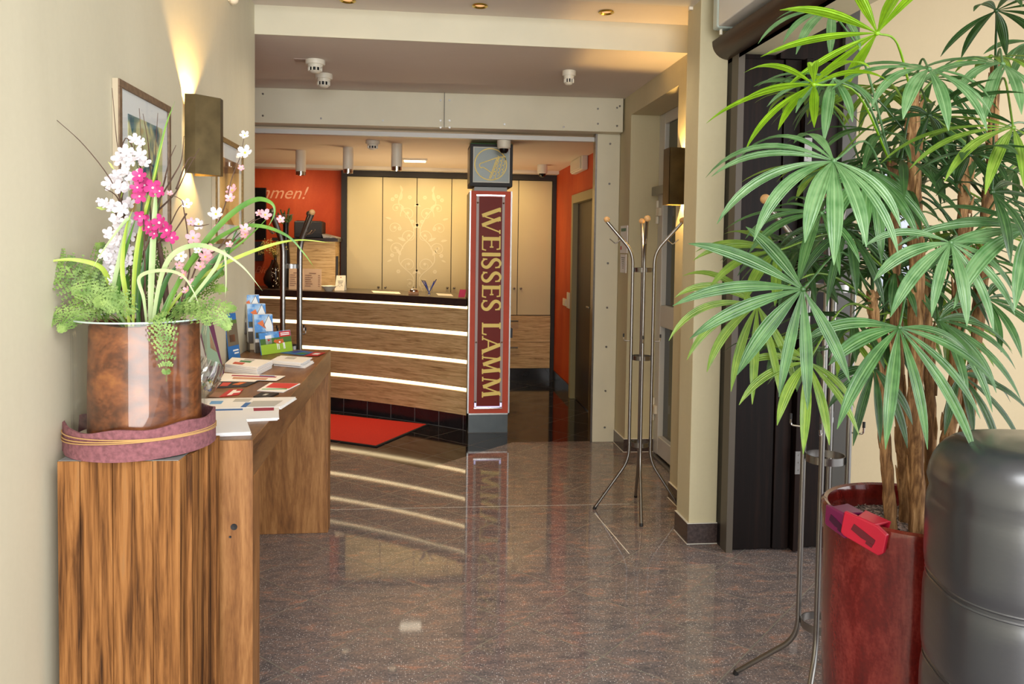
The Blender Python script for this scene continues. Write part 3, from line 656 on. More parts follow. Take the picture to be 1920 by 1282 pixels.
# recessed name plate
def ipy(px, py): q = at(px, py, 'y', PY0-.004); return q.x, q.z
lx, _ = ipy(891, 560); rx, _ = ipy(944, 560); _, zt = ipy(918, 367); _, zb = ipy(918, 764)
plate_m = plain('plate_maroon', S(122, 36, 26), .5, spec=.25); bm = nb(); box(bm, lx+.02, rx-.02, PY0-.006, PY0+.004, zb+.01, zt-.01); obj('name_plate', bm, plate_m, pl)
bm = nb(); box(bm, lx, lx+.022, PY0-.012, PY0+.004, zb+.012, zt); box(bm, rx-.022, rx, PY0-.012, PY0+.004, zb+.012, zt); obj('plate_rail', bm, plain('rail_grey', S(176, 158, 154), .4), pl)
bm = nb(); box(bm, lx, rx, PY0-.018, PY0+.004, zt-.003, zt+.008); box(bm, lx, rx, PY0-.018, PY0+.004, zb-.006, zb+.004); obj('plate_edge', bm, M['chrome'], pl)
bm = nb(); box(bm, lx+.02, rx-.02, PY0-.010, PY0-.007, zb+.005, zb+.012); box(bm, lx+.004, lx+.018, PY0-.0135, PY0-.0125, zb+.008, zb+.05); box(bm, rx-.018, rx-.004, PY0-.0135, PY0-.0125, zb+.008, zb+.05); obj('blue_light', bm, emit('violet_led', (.62, .6, 1, 1), 1.6), pl, label='bluish lit lower edge')
for x in (lx+.011, rx-.011):
    for z in (zt-.06, zt-1.23, zb+.05):
        bm = nb(); ball(bm, (x, PY0-.014, z), .009, 10); obj('screw', bm, M['chrome'], pl)
TK, TN = .20, .075
def letter(ch):
    "serif capitals as strokes in a unit box: (points, width)"
    D = {
    'W': [([(.02, 1), (.30, 0)], TK), ([(.30, 0), (.52, .92)], TN), ([(.40, 1), (.70, 0)], TK), ([(.70, 0), (.98, 1)], TN), ([(-.04, .985), (.14, .985)], TN), ([(.34, .985), (.52, .985)], TN), ([(.88, .985), (1.05, .985)], TN)],
    'E': [([(.2, 0), (.2, 1)], TK), ([(.0, .975), (.88, .975)], TN), ([(.2, .52), (.75, .52)], TN), ([(.0, .025), (.92, .025)], TN), ([(.86, 1), (.9, .8)], TN), ([(.9, 0), (.97, .22)], TN), ([(.75, .42), (.75, .62)], TN)],
    'I': [([(.5, 0), (.5, 1)], TK), ([(.1, .98), (.9, .98)], TN), ([(.1, .02), (.9, .02)], TN)],
    'L': [([(.25, 0), (.25, 1)], TK), ([(.02, .98), (.5, .98)], TN), ([(.02, .02), (.9, .02)], TN), ([(.88, 0), (.96, .24)], TN)],
    'A': [([(.10, 0), (.5, 1)], TN), ([(.46, 1), (.86, 0)], TK), ([(.24, .34), (.72, .34)], TN), ([(-.02, .02), (.22, .02)], TN), ([(.72, .02), (1.02, .02)], TN)],
    'M': [([(.10, 0), (.2, 1)], TN), ([(.18, 1), (.5, .05)], TK), ([(.5, .05), (.8, 1)], TN), ([(.8, 1), (.88, 0)], TK), ([(0, .02), (.22, .02)], TN), ([(.74, .02), (1.02, .02)], TN), ([(.06, .98), (.22, .98)], TN), ([(.78, .98), (.94, .98)], TN)],
    }
    if ch == 'S':
        P = bezier([(.86, .84, 0), (.72, .96, 0), (.48, 1.0, 0), (.22, .92, 0), (.12, .74, 0), (.28, .58, 0), (.62, .44, 0), (.84, .28, 0), (.78, .09, 0), (.52, 0, 0), (.26, .03, 0), (.08, .17, 0)], 4)
        n = len(P); return [([(q.x, q.y) for q in P], [TN+(TK-TN)*math.sin(math.pi*i/(n-1))**1.6 for i in range(n)]), ([(.84, .98), (.87, .72)], TN), ([(.06, .03), (.1, .28)], TN)]
    return D[ch]
for ch, y0, y1 in (('W', 391, 436), ('E', 442, 470), ('I', 474, 480), ('S', 484, 504), ('S', 509, 530), ('E', 534, 558), ('S', 562, 583), ('L', 604, 628), ('A', 630, 664), ('M', 666, 700), ('M', 706, 744)):
    z0, z1 = ipy(918, y0)[1], ipy(918, y1)[1]; x0, x1 = ipy(904, (y0+y1)/2)[0], ipy(938, (y0+y1)/2)[0]; h = x1-x0; wd = z0-z1
    bm = nb()
    for pts, w_ in letter(ch):
        if isinstance(w_, list): w2 = [a*h for a in w_]
        else: w2 = w_*h
        if ch == 'I': pts = [((u-.5)*1.0*.06/wd+.5 if False else u, v) for u, v in pts]
        ribbon(bm, [(u*wd, v*h) for u, v in pts], w2, lambda u, v, d: Vector((x0+v, PY0-.0065-d, z0-u)), .004)
    obj('letter', bm, M['gold'], pl)
# light box with ram's head ring
bm = nb(); b0, b1 = 2.085, 2.438
box(bm, PX0, PX1, PY0+.004, PY1, b0, b1); obj('box_frame', bm, plain('box_frame', S(32, 28, 28), .6), pl, bevel=.002)
bm = nb(); box(bm, PX0-.003, PX0+.002, PY0+.04, PY1-.03, b0+.03, b1-.03); obj('box_side_glass', bm, M['brass'], pl)
bm = nb(); box(bm, PX0+.024, PX1-.026, PY0-.002, PY0+.006, b0+.03, b1-.026); obj('panel_border', bm, plain('border', S(196, 196, 184), .4), pl)
bm = nb(); box(bm, PX0+.034, PX1-.034, PY0-.004, PY0+.005, b0+.04, b1-.036); obj('glass_face', bm, plain('face_glass', S(136, 148, 142), .3), pl)
bm = nb()
def lbx(u, v, d): return Vector((PX0+.029+u*(PX1-PX0-.062), PY0-.0045-d, b0+.035+v*(b1-b0-.07)))
ribbon(bm, [(.48+.45*math.cos(a), .52+.46*math.sin(a)) for a in [2*math.pi*k/48 for k in range(49)]], .03, lbx, .002)
for pts in ([(.44, .1), (.52, .3), (.60, .55), (.66, .72)], [(.48, .1), (.56, .3), (.64, .55), (.70, .72)], [(.66, .72), (.50, .66), (.30, .58), (.19, .54)], [(.19, .54), (.16, .50), (.17, .45), (.2, .41), (.27, .43)], [(.27, .43), (.38, .36), (.52, .26)], [(.60, .70), (.72, .74), (.9, .75)]):
    ribbon(bm, pts, .026, lbx, .002)
for j in range(5):
    for i in range(6):
        cx = .56+.1*j*.9+.022*i; cy = .14+.115*i-.02*j
        if math.hypot(cx+.04-.48, cy-.52) > .44: continue
        ribbon(bm, [(cx+.055*math.sin(t), cy+.058*math.cos(t)) for t in [math.pi*k/8 for k in range(9)]], .02, lbx, .002)
ribbon(bm, [(.49, .60), (.50, .585)], .02, lbx, .002)
obj('ram_emblem', bm, M['gold'], pl)
bm = nb(); box(bm, PX0+.004, PX1-.004, PY0+.01, PY1-.01, b1, b1+.004); obj('green_edge', bm, flat('green_edge', 60, 150, 60), pl)
# ---- orange wall fittings: doorway, switches, emergency light
dd = thing('inner_doorway', 'khaki framed dark brown door in the orange side wall', 'door', (1.6, 7.6, 0))
kh = plain('khaki_frame', S(150, 138, 96), .4)
bm = nb(); box(bm, 1.565, 1.66, 7.09, 7.17, 0, 2.13); box(bm, 1.565, 1.66, 8.09, 8.17, 0, 2.13); box(bm, 1.565, 1.66, 7.17, 8.09, 2.04, 2.13); obj('frame', bm, kh, dd, bevel=.003)
bm = nb(); box(bm, 1.62, 1.66, 7.172, 8.088, .01, 2.038); obj('leaf', bm, wood('walnut_door', [(.3, S(30, 22, 18)), (.6, S(52, 38, 30))], (1, 1, .06), 10, .4), dd)
bm = nb(); cyl(bm, (1.61, 7.26, 1.02), (1.575, 7.26, 1.02), .01, 10); cyl(bm, (1.578, 7.26, 1.02), (1.578, 7.38, 1.02), .009, 10); obj('handle', bm, M['steel_dark'], dd)
bm = nb(); box(bm, 1.575, 1.597, 6.90, 7.05, 0, .98); ball(bm, (1.575, 6.98, 1.0), .03, 12); tag(obj('door_stop_pole', bm, M['black'], origin=(1.58, 6.98, 0)), 'slim black upright against the orange wall beside the doorway', 'post')
for y0, y1, z0, z1, nm, lab in ((8.46, 8.66, .94, 1.02, 'wall_socket', 'small white socket plate low on the orange wall'), (8.28, 8.42, .93, 1.10, 'light_switch', 'tall white double switch plate on the orange wall')):
    s_ = thing(nm, lab, 'switch', (1.58, y0, z0)); bm = nb(); box(bm, 1.577, 1.5915, y0, y1, z0, z1); obj('plate', bm, M['plastic_w'], s_, bevel=.003)
    bm = nb(); box(bm, 1.573, 1.577, y0+.02, y1-.02, z0+.015, z1-.015); obj('rocker', bm, M['plastic_w'], s_, bevel=.002)
el = thing('emergency_light', 'white emergency light box high on the orange wall', 'light', (1.57, 7.75, 2.35))
bm = nb(); box(bm, 1.53, 1.5915, 7.50, 8.05, 2.335, 2.49); obj('housing', bm, M['plastic_w'], el, bevel=.012)
bm = nb(); box(bm, 1.515, 1.532, 7.53, 8.02, 2.345, 2.46); obj('lens', bm, plain('lens', S(215, 210, 190), .2), el, bevel=.008)
# notices on the right wall
nt = thing('notice', 'white notice with green header on the wall beside the shutter post', 'notice', (1.585, 6.1, 1.55))
bm = nb(); box(bm, 1.584, 1.5895, 5.965, 6.175, 1.545, 1.76); obj('sheet', bm, M['paper'], nt)
bm = nb(); box(bm, 1.5825, 1.584, 6.0, 6.15, 1.715, 1.74); obj('header', bm, flat('hgreen', 90, 130, 100), nt)
bm = nb(); box(bm, 1.5825, 1.584, 6.13, 6.16, 1.57, 1.60); obj('mark', bm, M['red'], nt)
nt = thing('notice', 'small white notice with printed lines below the green headed one', 'notice', (1.585, 6.1, 1.39))
bm = nb(); box(bm, 1.584, 1.5895, 5.99, 6.16, 1.39, 1.535); obj('sheet', bm, M['paper'], nt)
bm = nb()
for k in range(6): box(bm, 1.5828, 1.584, 6.02+.008*k, 6.13-.008*k, 1.505-.016*k, 1.510-.016*k)
obj('print', bm, M['ink'], nt)
# ---- ceiling fittings
def detector(px, py, z, lab, r=.055, h=.07, plate=False):
    p = at(px, py, 'z', z-.001); o = thing('smoke_detector', lab, 'detector', p, 'smoke detectors on the ceiling')
    bm = nb(); lathe(bm, [(0, -.0), (r, -.0), (r*1.02, -h*.3), (r*.95, -h*.4), (0, -h*.4)], p, 28); obj('base', bm, M['plastic_w'], o, smooth=True)
    bm = nb(); lathe(bm, [(r*.8, -h*.4), (r*.72, -h*.62), (r*.7, -h*.66)], p, 28); lathe(bm, [(r*.66, -h*.92), (r*.5, -h*1.05), (r*.2, -h*1.12), (0, -h*1.12)], p, 28); obj('head', bm, M['plastic_w'], o, smooth=True)
    bm = nb()
    for k in range(10):
        a = k*math.pi/5; c = p+Vector((math.cos(a), math.sin(a), 0))*r*.66; box(bm, c.x-.004, c.x+.004, c.y-.004, c.y+.004, p.z-h*.93, p.z-h*.62)
    obj('cage', bm, M['plastic_w'], o)
    bm = nb(); lathe(bm, [(r*.5, -h*.4), (r*.5, -h*.95)], p, 20); obj('sensor', bm, M['black'], o)
    if plate:
        bm = nb(); box(bm, p.x-.13, p.x-.03, p.y-.03, p.y+.05, p.z-.004, p.z+.001); obj('patch', bm, flat('patch_paint', 168, 148, 136), o)
detector(591, 113, ZM, 'smoke detector with a paint patch, left one of the near pair', .062, .075, True)
detector(607, 139, ZM, 'smoke detector of the ceiling pair further back', .06, .085)
detector(1067, 133, ZM, 'yellowed slim smoke detector alone at the right of the ceiling', .045, .085)
detector(699, 264, ZB, 'smoke detector on the rear ceiling between the tube lamps', .06, .07)
for px, dy, lab in ((564, 7.75, 'white ceiling tube lamp, leftmost in front of the orange wall'), (653, 7.40, 'white ceiling tube lamp in the middle at the cupboard edge'), (744, 7.05, 'white ceiling tube lamp nearest the red pillar')):
    q = at(px, 270, 'y', dy); p = Vector((q.x, dy, ZB)); o = thing('tube_lamp', lab, 'lamp', p, 'ceiling tube lamps over the counter')
    bm = nb(); cyl(bm, p, p+Vector((0, 0, -.20)), .048, 28); obj('tube', bm, M['plastic_w'], o, smooth=True)
    bm = nb(); lathe(bm, [(.046, -.20), (.046, -.235), (.038, -.235), (.034, -.205)], p, 28); obj('ring', bm, M['chrome'], o, smooth=True)
    bm = nb(); lathe(bm, [(0, -.21), (.034, -.21)], p, 20); obj('bulb', bm, emit('lamp_face', (1, .8, .5, 1), 4), o)
    spot('tube_lamp_light', p+Vector((0, 0, -.24)), p+Vector((0, .05, -2)), 40, (1, .74, .42), 120, .9)
for px, py, lab in ((652, 0, 'recessed brass ceiling spot, leftmost at the top edge'), (900, 10, 'recessed brass ceiling spot in the middle'), (1137, 22, 'recessed brass ceiling spot on the right')):
    p = at(px, py, 'z', ZF-.001); o = thing('ceiling_spot', lab, 'light', p, 'recessed ceiling spots')
    bm = nb(); lathe(bm, [(.042, 0), (.045, -.006), (.038, -.009), (.03, -.004), (.026, 0)], p, 28); obj('ring', bm, plain('brass_ring', S(200, 170, 70), .25, .9), o, smooth=True)
    bm = nb(); lathe(bm, [(0, -.001), (.026, -.001)], p, 20); obj('bulb', bm, emit('dim_bulb', (1, .5, .2, 1), 1.0), o)
for x_, y_ in ((-.41, 4.40), (.315, 4.40), (1.036, 4.40)): spot('recessed_light', (x_, y_, ZF-.03), (x_, y_, 0), 16, (1, .82, .6), 125, .9, .03)
def dome(px, py, lab):
    p = at(px, py, 'z', ZB-.001); o = thing('dome_camera', lab, 'camera', p, 'ceiling dome cameras')
    bm = nb(); lathe(bm, [(0, 0), (.055, 0), (.056, -.05), (.054, -.085), (.046, -.095), (.034, -.095)], p, 28); obj('housing', bm, M['plastic_w'], o, smooth=True)
    bm = nb(); lathe(bm, [(.038, -.095), (.034, -.115), (.02, -.13), (0, -.134)], p, 24); obj('dome', bm, M['blackgloss'], o, smooth=True)
dome(945, 257, 'white dome camera on the ceiling in front of the ram light box'); dome(1017, 309, 'white dome camera on the ceiling before the right cupboard doors')
p = at(778, 299, 'z', ZB-.001); o = thing('ceiling_panel_light', 'small bright square panel light on the rear ceiling', 'light', p)
bm = nb(); box(bm, p.x-.125, p.x+.125, p.y-.1, p.y+.1, p.z-.018, p.z); obj('frame', bm, M['plastic_w'], o)
bm = nb(); box(bm, p.x-.11, p.x+.11, p.y-.088, p.y+.088, p.z-.021, p.z-.018); obj('diffuser', bm, emit('panel_glow', (1, .84, .6, 1), 4), o)
p = at(744, 287, 'z', ZB-.001); bm = nb(); lathe(bm, [(0, 0), (.05, 0), (.048, -.02), (.04, -.028), (0, -.028)], p, 20); tag(obj('ceiling_sounder', bm, M['plastic_w'], origin=p, smooth=True), 'small flat round fitting on the rear ceiling behind the tube lamp', 'fitting')
# warm wash on the cupboard fronts
for x in (-.5, .05, .5, 1.05): spot('cupboard_wash', (x, 8.65, 2.42), (x, 9.3, 1.5), 13, (1, .74, .34), 130, .9, .05)
spot('orange_wash', (-1.4, 8.6, 2.35), (-1.5, 9.36, 1.6), 19, (1, .78, .5), 120, .9, .05)
area('added_ceiling_fill', (-.2, 8.15, 1.0), (-.2, 8.2, 3), 1.6, .35, 22, (1, .76, .48))  # unseen fill light added behind the counter to brighten the rear ceiling
# ---- mat
bm = nb(); mt = [(.08, 6.93), (-.329, 6.189), (-1.35, 6.79), (-.98, 7.50)]
prism(bm, mt, .0005, .009); mp_ = tag(obj('door_mat', bm, plain('mat_edge', S(30, 26, 26), .8), origin=(-.3, 6.7, 0)), 'red mat on the black tiles in front of the curved counter', 'mat')
bm = nb(); cx, cy = -.65, 6.85; prism(bm, [(cx+(x-cx)*.975, cy+(y-cy)*.97) for x, y in mt], .009, .011); obj('pile', bm, plain('mat_red', S(190, 34, 16), .95, noise=.12, nscale=120, bump=.3), mp_)
# ================================================================ foreground left
M['oak'] = wood('smoked_oak', [(.3, S(84, 50, 26)), (.48, S(132, 84, 46)), (.6, S(164, 110, 62)), (.78, S(188, 134, 80))], (3.2, .8, .8), 5, .45, 1.2, 50, .15)
M['oak_v'] = wood('smoked_oak_upright', [(.3, S(92, 56, 28)), (.48, S(140, 94, 52)), (.6, S(166, 118, 70)), (.78, S(186, 140, 90))], (3.0, 3.0, .35), 5, .45, 1.4, 50, .15)
M['oak_top'] = wood('smoked_oak_top', [(.3, S(82, 56, 36)), (.5, S(122, 86, 54)), (.7, S(152, 112, 70))], (3, .5, 3), 5, .38, 1.0, 50, .12)
cs = thing('console_table', 'long smoked oak waterfall console along the left wall', 'table', (-.7, 3.4, 0))
ZT, CX, CY0, CY1 = .995, -.492, 2.40, 4.455
bm = nb(); box(bm, XL+.003, CX, CY0, CY1, .882, ZT); obj('top', bm, M['oak_top'], cs, bevel=.0025)
bm = nb(); box(bm, XL+.003, CX+.0005, CY0-.0005, CY0+.105, 0, .882); obj('side_panel', bm, M['oak_v'], cs, bevel=.0025)
bm = nb(); box(bm, XL+.003, CX+.0005, CY1-.105, CY1+.0005, 0, .882); obj('side_panel', bm, M['oak_v'], cs, bevel=.0025)
bm = nb(); box(bm, XL+.003, CX+.001, CY0-.003, CY0, .0, ZT-.001); obj('end_facing', bm, M['oak_v'], cs)
bm = nb(); lathe(bm, [(0, 0), (.010, -.0006)], (-.545, CY0-.0032, .735), 14, ax=(0, 1, 0)); lathe(bm, [(0, 0), (.004, -.0006)], (-.556, CY0-.0032, .705), 10, ax=(0, 1, 0)); obj('knot', bm, M['black'], cs)
# reclaimed wood pedestal, turned slightly away from the wall
zp = 1.02
fl_, fr_ = Vector((-.913, 2.106, 0)), Vector((-.613, 2.092, 0)); bu = (fr_-fl_).normalized(); bv = Vector((-bu.y, bu.x, 0)); DP = .272
M['reclaimed'] = wood('reclaimed_wood', [(.33, S(44, 26, 14)), (.42, S(98, 62, 31)), (.50, S(136, 90, 48)), (.58, S(160, 110, 62)), (.68, S(146, 108, 70)), (.8, S(140, 124, 102))], (12, 12, .55), 2.4, .75, 1.3, 11, 1.0, spec=.2)
ped = thing('pedestal', 'rough reclaimed wood pedestal with grey top carrying the flower vase', 'pedestal', (-.75, 2.24, 0))
def pb(u0, u1, v0, v1, z0, z1):
    bm = nb(); q = [fl_+bu*u+bv*v for u, v in ((u0, v0), (u1, v0), (u1, v1), (u0, v1))]; hexa(bm, [(*x[:2], z0) for x in q]+[(*x[:2], z1) for x in q]); return bm
obj('core', pb(.003, .298, .003, DP-.004, 0, zp-.004), M['reclaimed'], ped, bevel=.002)
off = 0; plk = [0, .055, .10, .135, .19, .235, .30]
for a, b, d in zip(plk, plk[1:], (0, .002, 0, .003, .001, .0025)): obj('front_plank', pb(a+.0004, b-.0004, -.004+d, .01, 0, zp-.0015), M['reclaimed'], ped, bevel=.0015)
for a, b, d in ((0, .055, .0), (.055, .12, .012), (.12, .18, .004), (.18, .23, .014), (.23, DP, .022)): obj('side_plank', pb(.296, .302+d, a+.0004, b-.0004, 0, zp-.0015), M['reclaimed'], ped, bevel=.0015)
obj('top_plate', pb(.001, .299, .001, DP-.002, zp-.004, zp), plain('zinc_top', S(140, 146, 146), .45, .3), ped)
# ---- glass cylinder vase with bark, felt band and sand
VC = Vector((-.762, 2.262, 0)); VR = .170; z0 = zp+.001
vs = thing('glass_vase', 'large clear glass cylinder vase on the wooden pedestal', 'vase', (*VC[:2], z0))
bm = nb(); lathe(bm, [(VR, z0), (VR, z0+.35), (VR-.002, z0+.352), (VR-.005, z0+.35), (VR-.005, z0+.006)], VC, 64); obj('wall', bm, M['thin'], vs, smooth=True)
bm = nb(); lathe(bm, [(VR+.0005, z0+.349), (VR, z0+.353), (VR-.005, z0+.353), (VR-.0055, z0+.349)], VC, 64); obj('rim', bm, plain('glass_rim', S(190, 205, 200), .1, .0, spec=.9), vs, smooth=True)
bm = nb(); lathe(bm, [(0, z0), (VR-.006, z0), (VR-.006, z0+.035), (VR*.5, z0+.042), (0, z0+.044)], VC, 40)
tag(obj('sand', bm, plain('sand', S(214, 204, 186), .9, noise=.18, nscale=60, bump=.6), origin=(*VC[:2], z0), smooth=True), 'pale gravel filling the bottom of the glass vase', 'gravel')['kind'] = 'stuff'
M['bark'] = wood('bark_copper', [(.3, S(50, 26, 14)), (.45, S(98, 54, 30)), (.58, S(140, 82, 46)), (.72, S(176, 112, 58)), (.85, S(200, 140, 74))], (1, 1, 1.6), 9, .38, 1.2, 40, .5)
bm = nb(); BC = VC+Vector((.012, -.004, 0)); R = .143; n = 72
rings = []
for j, (z, rr) in enumerate(((z0+.046, 1.0), (z0+.12, .995), (z0+.2, .99), (z0+.28, .975), (z0+.335, .965), (z0+.34, .95), (z0+.338, .90), (z0+.05, .90))):
    rings.append([bm.verts.new((BC.x+R*rr*(1+.012*math.sin(3*a+1)+.006*math.sin(11*a))*math.cos(a), BC.y+R*rr*(1+.012*math.sin(3*a+1))*math.sin(a), z+(.004*math.sin(5*a) if j in (4, 5) else 0))) for a in [2*math.pi*k/n for k in range(n)]])
for a, b in zip(rings, rings[1:]):
    for k in range(n): bm.faces.new((a[k], a[(k+1) % n], b[(k+1) % n], b[k]))
bk = tag(obj('bark_tube', bm, M['bark'], origin=(BC.x, BC.y, z0+.046), smooth=True), 'brown bark cylinder standing inside the clear glass vase', 'bark')
bm = nb(); lathe(bm, [(0, z0+.31), (R*.89, z0+.31)], BC, 40); obj('soil', bm, flat('moss', 60, 62, 34), bk)
M['felt'] = plain('felt_mauve', S(132, 84, 90), .95, noise=.28, nscale=90, bump=.8)
fb = thing('felt_band', 'mauve felt strip wrapped round the foot of the glass vase', 'band', (*VC[:2], z0))
bm = nb(); n = 90; L_ = [[], [], [], []]
for k in range(n+1):
    a = math.radians(-178 + 372*k/n); r = VR+.006+.012*k/n; lift = .016*math.sin(a*1.0)*0 + .010*math.cos(a-0.2)
    top = .078 + .010*math.cos(a) + .004*math.sin(7*a); bot = max(.0, .004*math.cos(a))
    r2 = r
    if k < 5: r2 += .003*(5-k); 
    if k < 9: r2 += .0; top += .006*(9-k)/3
    for i, (rr, zz) in enumerate(((r2, bot), (r2+.003, top), (r2+.010, top), (r2+.011, bot))): L_[i].append(bm.verts.new((VC.x+rr*math.cos(a), VC.y+rr*math.sin(a), z0+zz)))
for k in range(n):
    for i in range(4): j = (i+1) % 4; bm.faces.new((L_[i][k], L_[i][k+1], L_[j][k+1], L_[j][k]))
bm.faces.new([L_[i][0] for i in range(4)]); bm.faces.new([L_[i][-1] for i in range(4)][::-1])
obj('strip', bm, M['felt'], fb, smooth=True)
bm = nb()
for z, tl, ph in ((.046, .012, 0), (.040, .016, .5), (.050, .010, 1.1), (.036, .018, .2)):
    tube(bm, [(VC.x+(VR+.0225+.0015*math.sin(3*a))*math.cos(a), VC.y+(VR+.0225)*math.sin(a), z0+z+tl*math.sin(a*1.0+ph+2.4)*.8) for a in [2*math.pi*k/60 for k in range(61)]], .0016, 6)
obj('twine', bm, flat('twine', 190, 150, 96, .8), fb)
bm = nb(); q = VC+Vector((.07, -.155, z0+.049)); slab(bm, [q+Vector((-.03, 0, 0)), q+Vector((0, -.008, .004)), q+Vector((.04, .012, .012)), q+Vector((0, .012, .008))], (0, 0, 1), .001)
tag(obj('dry_leaf', bm, flat('dryleaf', 176, 128, 78), origin=q), 'curled dry tan leaf lying on the gravel at the vase front', 'leaf')
# ---- flowers. V(px, py, dy): point seen at px,py in the plane dy behind the vase axis
def V(px, py, dy=0): return at(px, py, 'y', VC.y+dy)
def hub(px, py=600, dy=0): p = V(px, py, dy); return p
g1, g2, g3, g4 = [N('grass_%d' % i) for i in range(4)]
for a, c1, c2 in ((g1, S(78, 128, 52), S(116, 160, 60)), (g2, S(150, 178, 60), S(190, 206, 96)), (g3, S(52, 98, 48), S(84, 134, 66)), (g4, S(150, 178, 120), S(186, 204, 150))):
    f = a.noise(a.obj((1, 1, .3)), 14, 3); a.set(Base_Color=a.ramp(f, [(.35, c1), (.65, c2)]), Roughness=.4, Transmission_Weight=0)
grass = thing('grass_tuft', 'tuft of long arching green strap leaves in the bark cylinder', 'grass', (BC.x, BC.y, z0+.33))
def blade(path, w_, mat, dz=0):
    w_ *= .85
    pts = bezier([V(*p) for p in path], 6); n = len(pts); bm = nb(); prev = None
    for i, p in enumerate(pts):
        d = (pts[min(i+1, n-1)]-pts[max(i-1, 0)]).normalized(); s = d.cross(Vector((0, -1, .15))).normalized(); u = s.cross(d).normalized()
        t = i/(n-1); ww = w_*(.65+.5*math.sin(math.pi*min(1, t*1.3)))*(1 if t < .6 else max(.04, 1-((t-.6)/.4)**1.6))/2
        r = [bm.verts.new(p-s*ww+u*ww*.45), bm.verts.new(p-u*.0008), bm.verts.new(p+s*ww+u*ww*.45), bm.verts.new(p+u*.0006)]
        if prev:
            for k in range(4): bm.faces.new((prev[k], prev[(k+1) % 4], r[(k+1) % 4], r[k]))
        else: bm.faces.new(r)
        prev = r
    bm.faces.new(prev[::-1]); return obj('blade', bm, mat, grass, smooth=True, ang=60)
G1, G2, G3, G4 = g1.m, g2.m, g3.m, g4.m
for path, w_, m_ in (
    ([(238, 612, 0), (222, 570, -.02), (206, 530, -.03), (188, 500, -.05), (140, 487, -.08), (90, 490, -.1), (48, 498, -.12)], .014, G2),
    ([(262, 612, 0), (258, 540, 0), (268, 440, .0), (290, 330, -.02), (310, 240, -.03), (328, 190, -.03)], .013, G1),
    ([(250, 612, -.03), (252, 520, -.04), (262, 440, -.05), (285, 350, -.06), (312, 235, -.06)], .012, G2),
    ([(230, 612, 0), (222, 560, -.03), (228, 500, -.04), (245, 440, -.05), (256, 405, -.06)], .013, G1),
    ([(236, 608, -.02), (212, 560, -.04), (228, 470, -.06), (242, 410, -.07), (200, 460, -.09), (172, 505, -.10)], .012, G4),
    ([(300, 612, 0), (330, 540, 0), (372, 470, -.02), (430, 405, -.03), (478, 375, -.04), (508, 380, -.05), (515, 400, -.05), (500, 430, -.05)], .016, G1),
    ([(292, 612, 0), (325, 545, .01), (380, 470, .01), (440, 430, .0), (490, 424, -.01), (540, 443, -.02), (570, 475, -.02), (590, 503, -.03)], .012, G1),
    ([(296, 612, 0), (345, 545, .03), (420, 495, .03), (500, 462, .02), (560, 450, .01), (628, 456, .0)], .011, G2),
    ([(286, 612, -.05), (300, 530, -.07), (322, 480, -.08), (365, 460, -.09), (410, 470, -.1), (455, 500, -.1), (492, 545, -.1)], .014, G4),
    ([(276, 612, -.06), (270, 560, -.08), (262, 520, -.09), (300, 507, -.10), (340, 515, -.11), (362, 545, -.11), (374, 575, -.11)], .010, G4),
    ([(282, 612, -.04), (284, 540, -.05), (288, 450, -.06), (292, 370, -.07), (288, 360, -.075)], .017, G4),
    ([(268, 612, .02), (272, 540, .02), (282, 470, .02), (300, 440, .02), (318, 450, .02), (326, 490, .02)], .012, G3),
    ([(258, 612, .0), (264, 540, 0), (276, 480, 0), (288, 420, 0), (300, 375, 0)], .015, G3),
    ([(310, 612, 0), (345, 560, .0), (390, 500, -.01), (440, 455, -.01), (480, 420, -.02)], .014, G3),
    ([(305, 612, .02), (350, 570, .03), (390, 530, .03), (418, 500, .03), (440, 440, .02), (460, 410, .02)], .010, G3),
    ([(318, 612, .02), (352, 560, .03), (400, 500, .04), (470, 440, .05), (510, 400, .05)], .010, G1),
    ([(248, 612, .03), (240, 540, .03), (232, 470, .02), (222, 420, .02)], .011, G1),
    ([(322, 612, 0), (360, 560, -.03), (402, 505, -.05), (420, 470, -.06), (424, 520, -.06), (422, 560, -.06)], .010, G4),
    ([(243, 612, -.04), (236, 550, -.05), (230, 500, -.06), (236, 430, -.07), (250, 390, -.07)], .013, G2),
    ([(288, 612, .03), (300, 560, .04), (315, 520, .04), (330, 500, .05), (345, 470, .05)], .014, G3)): blade(path, w_, m_)
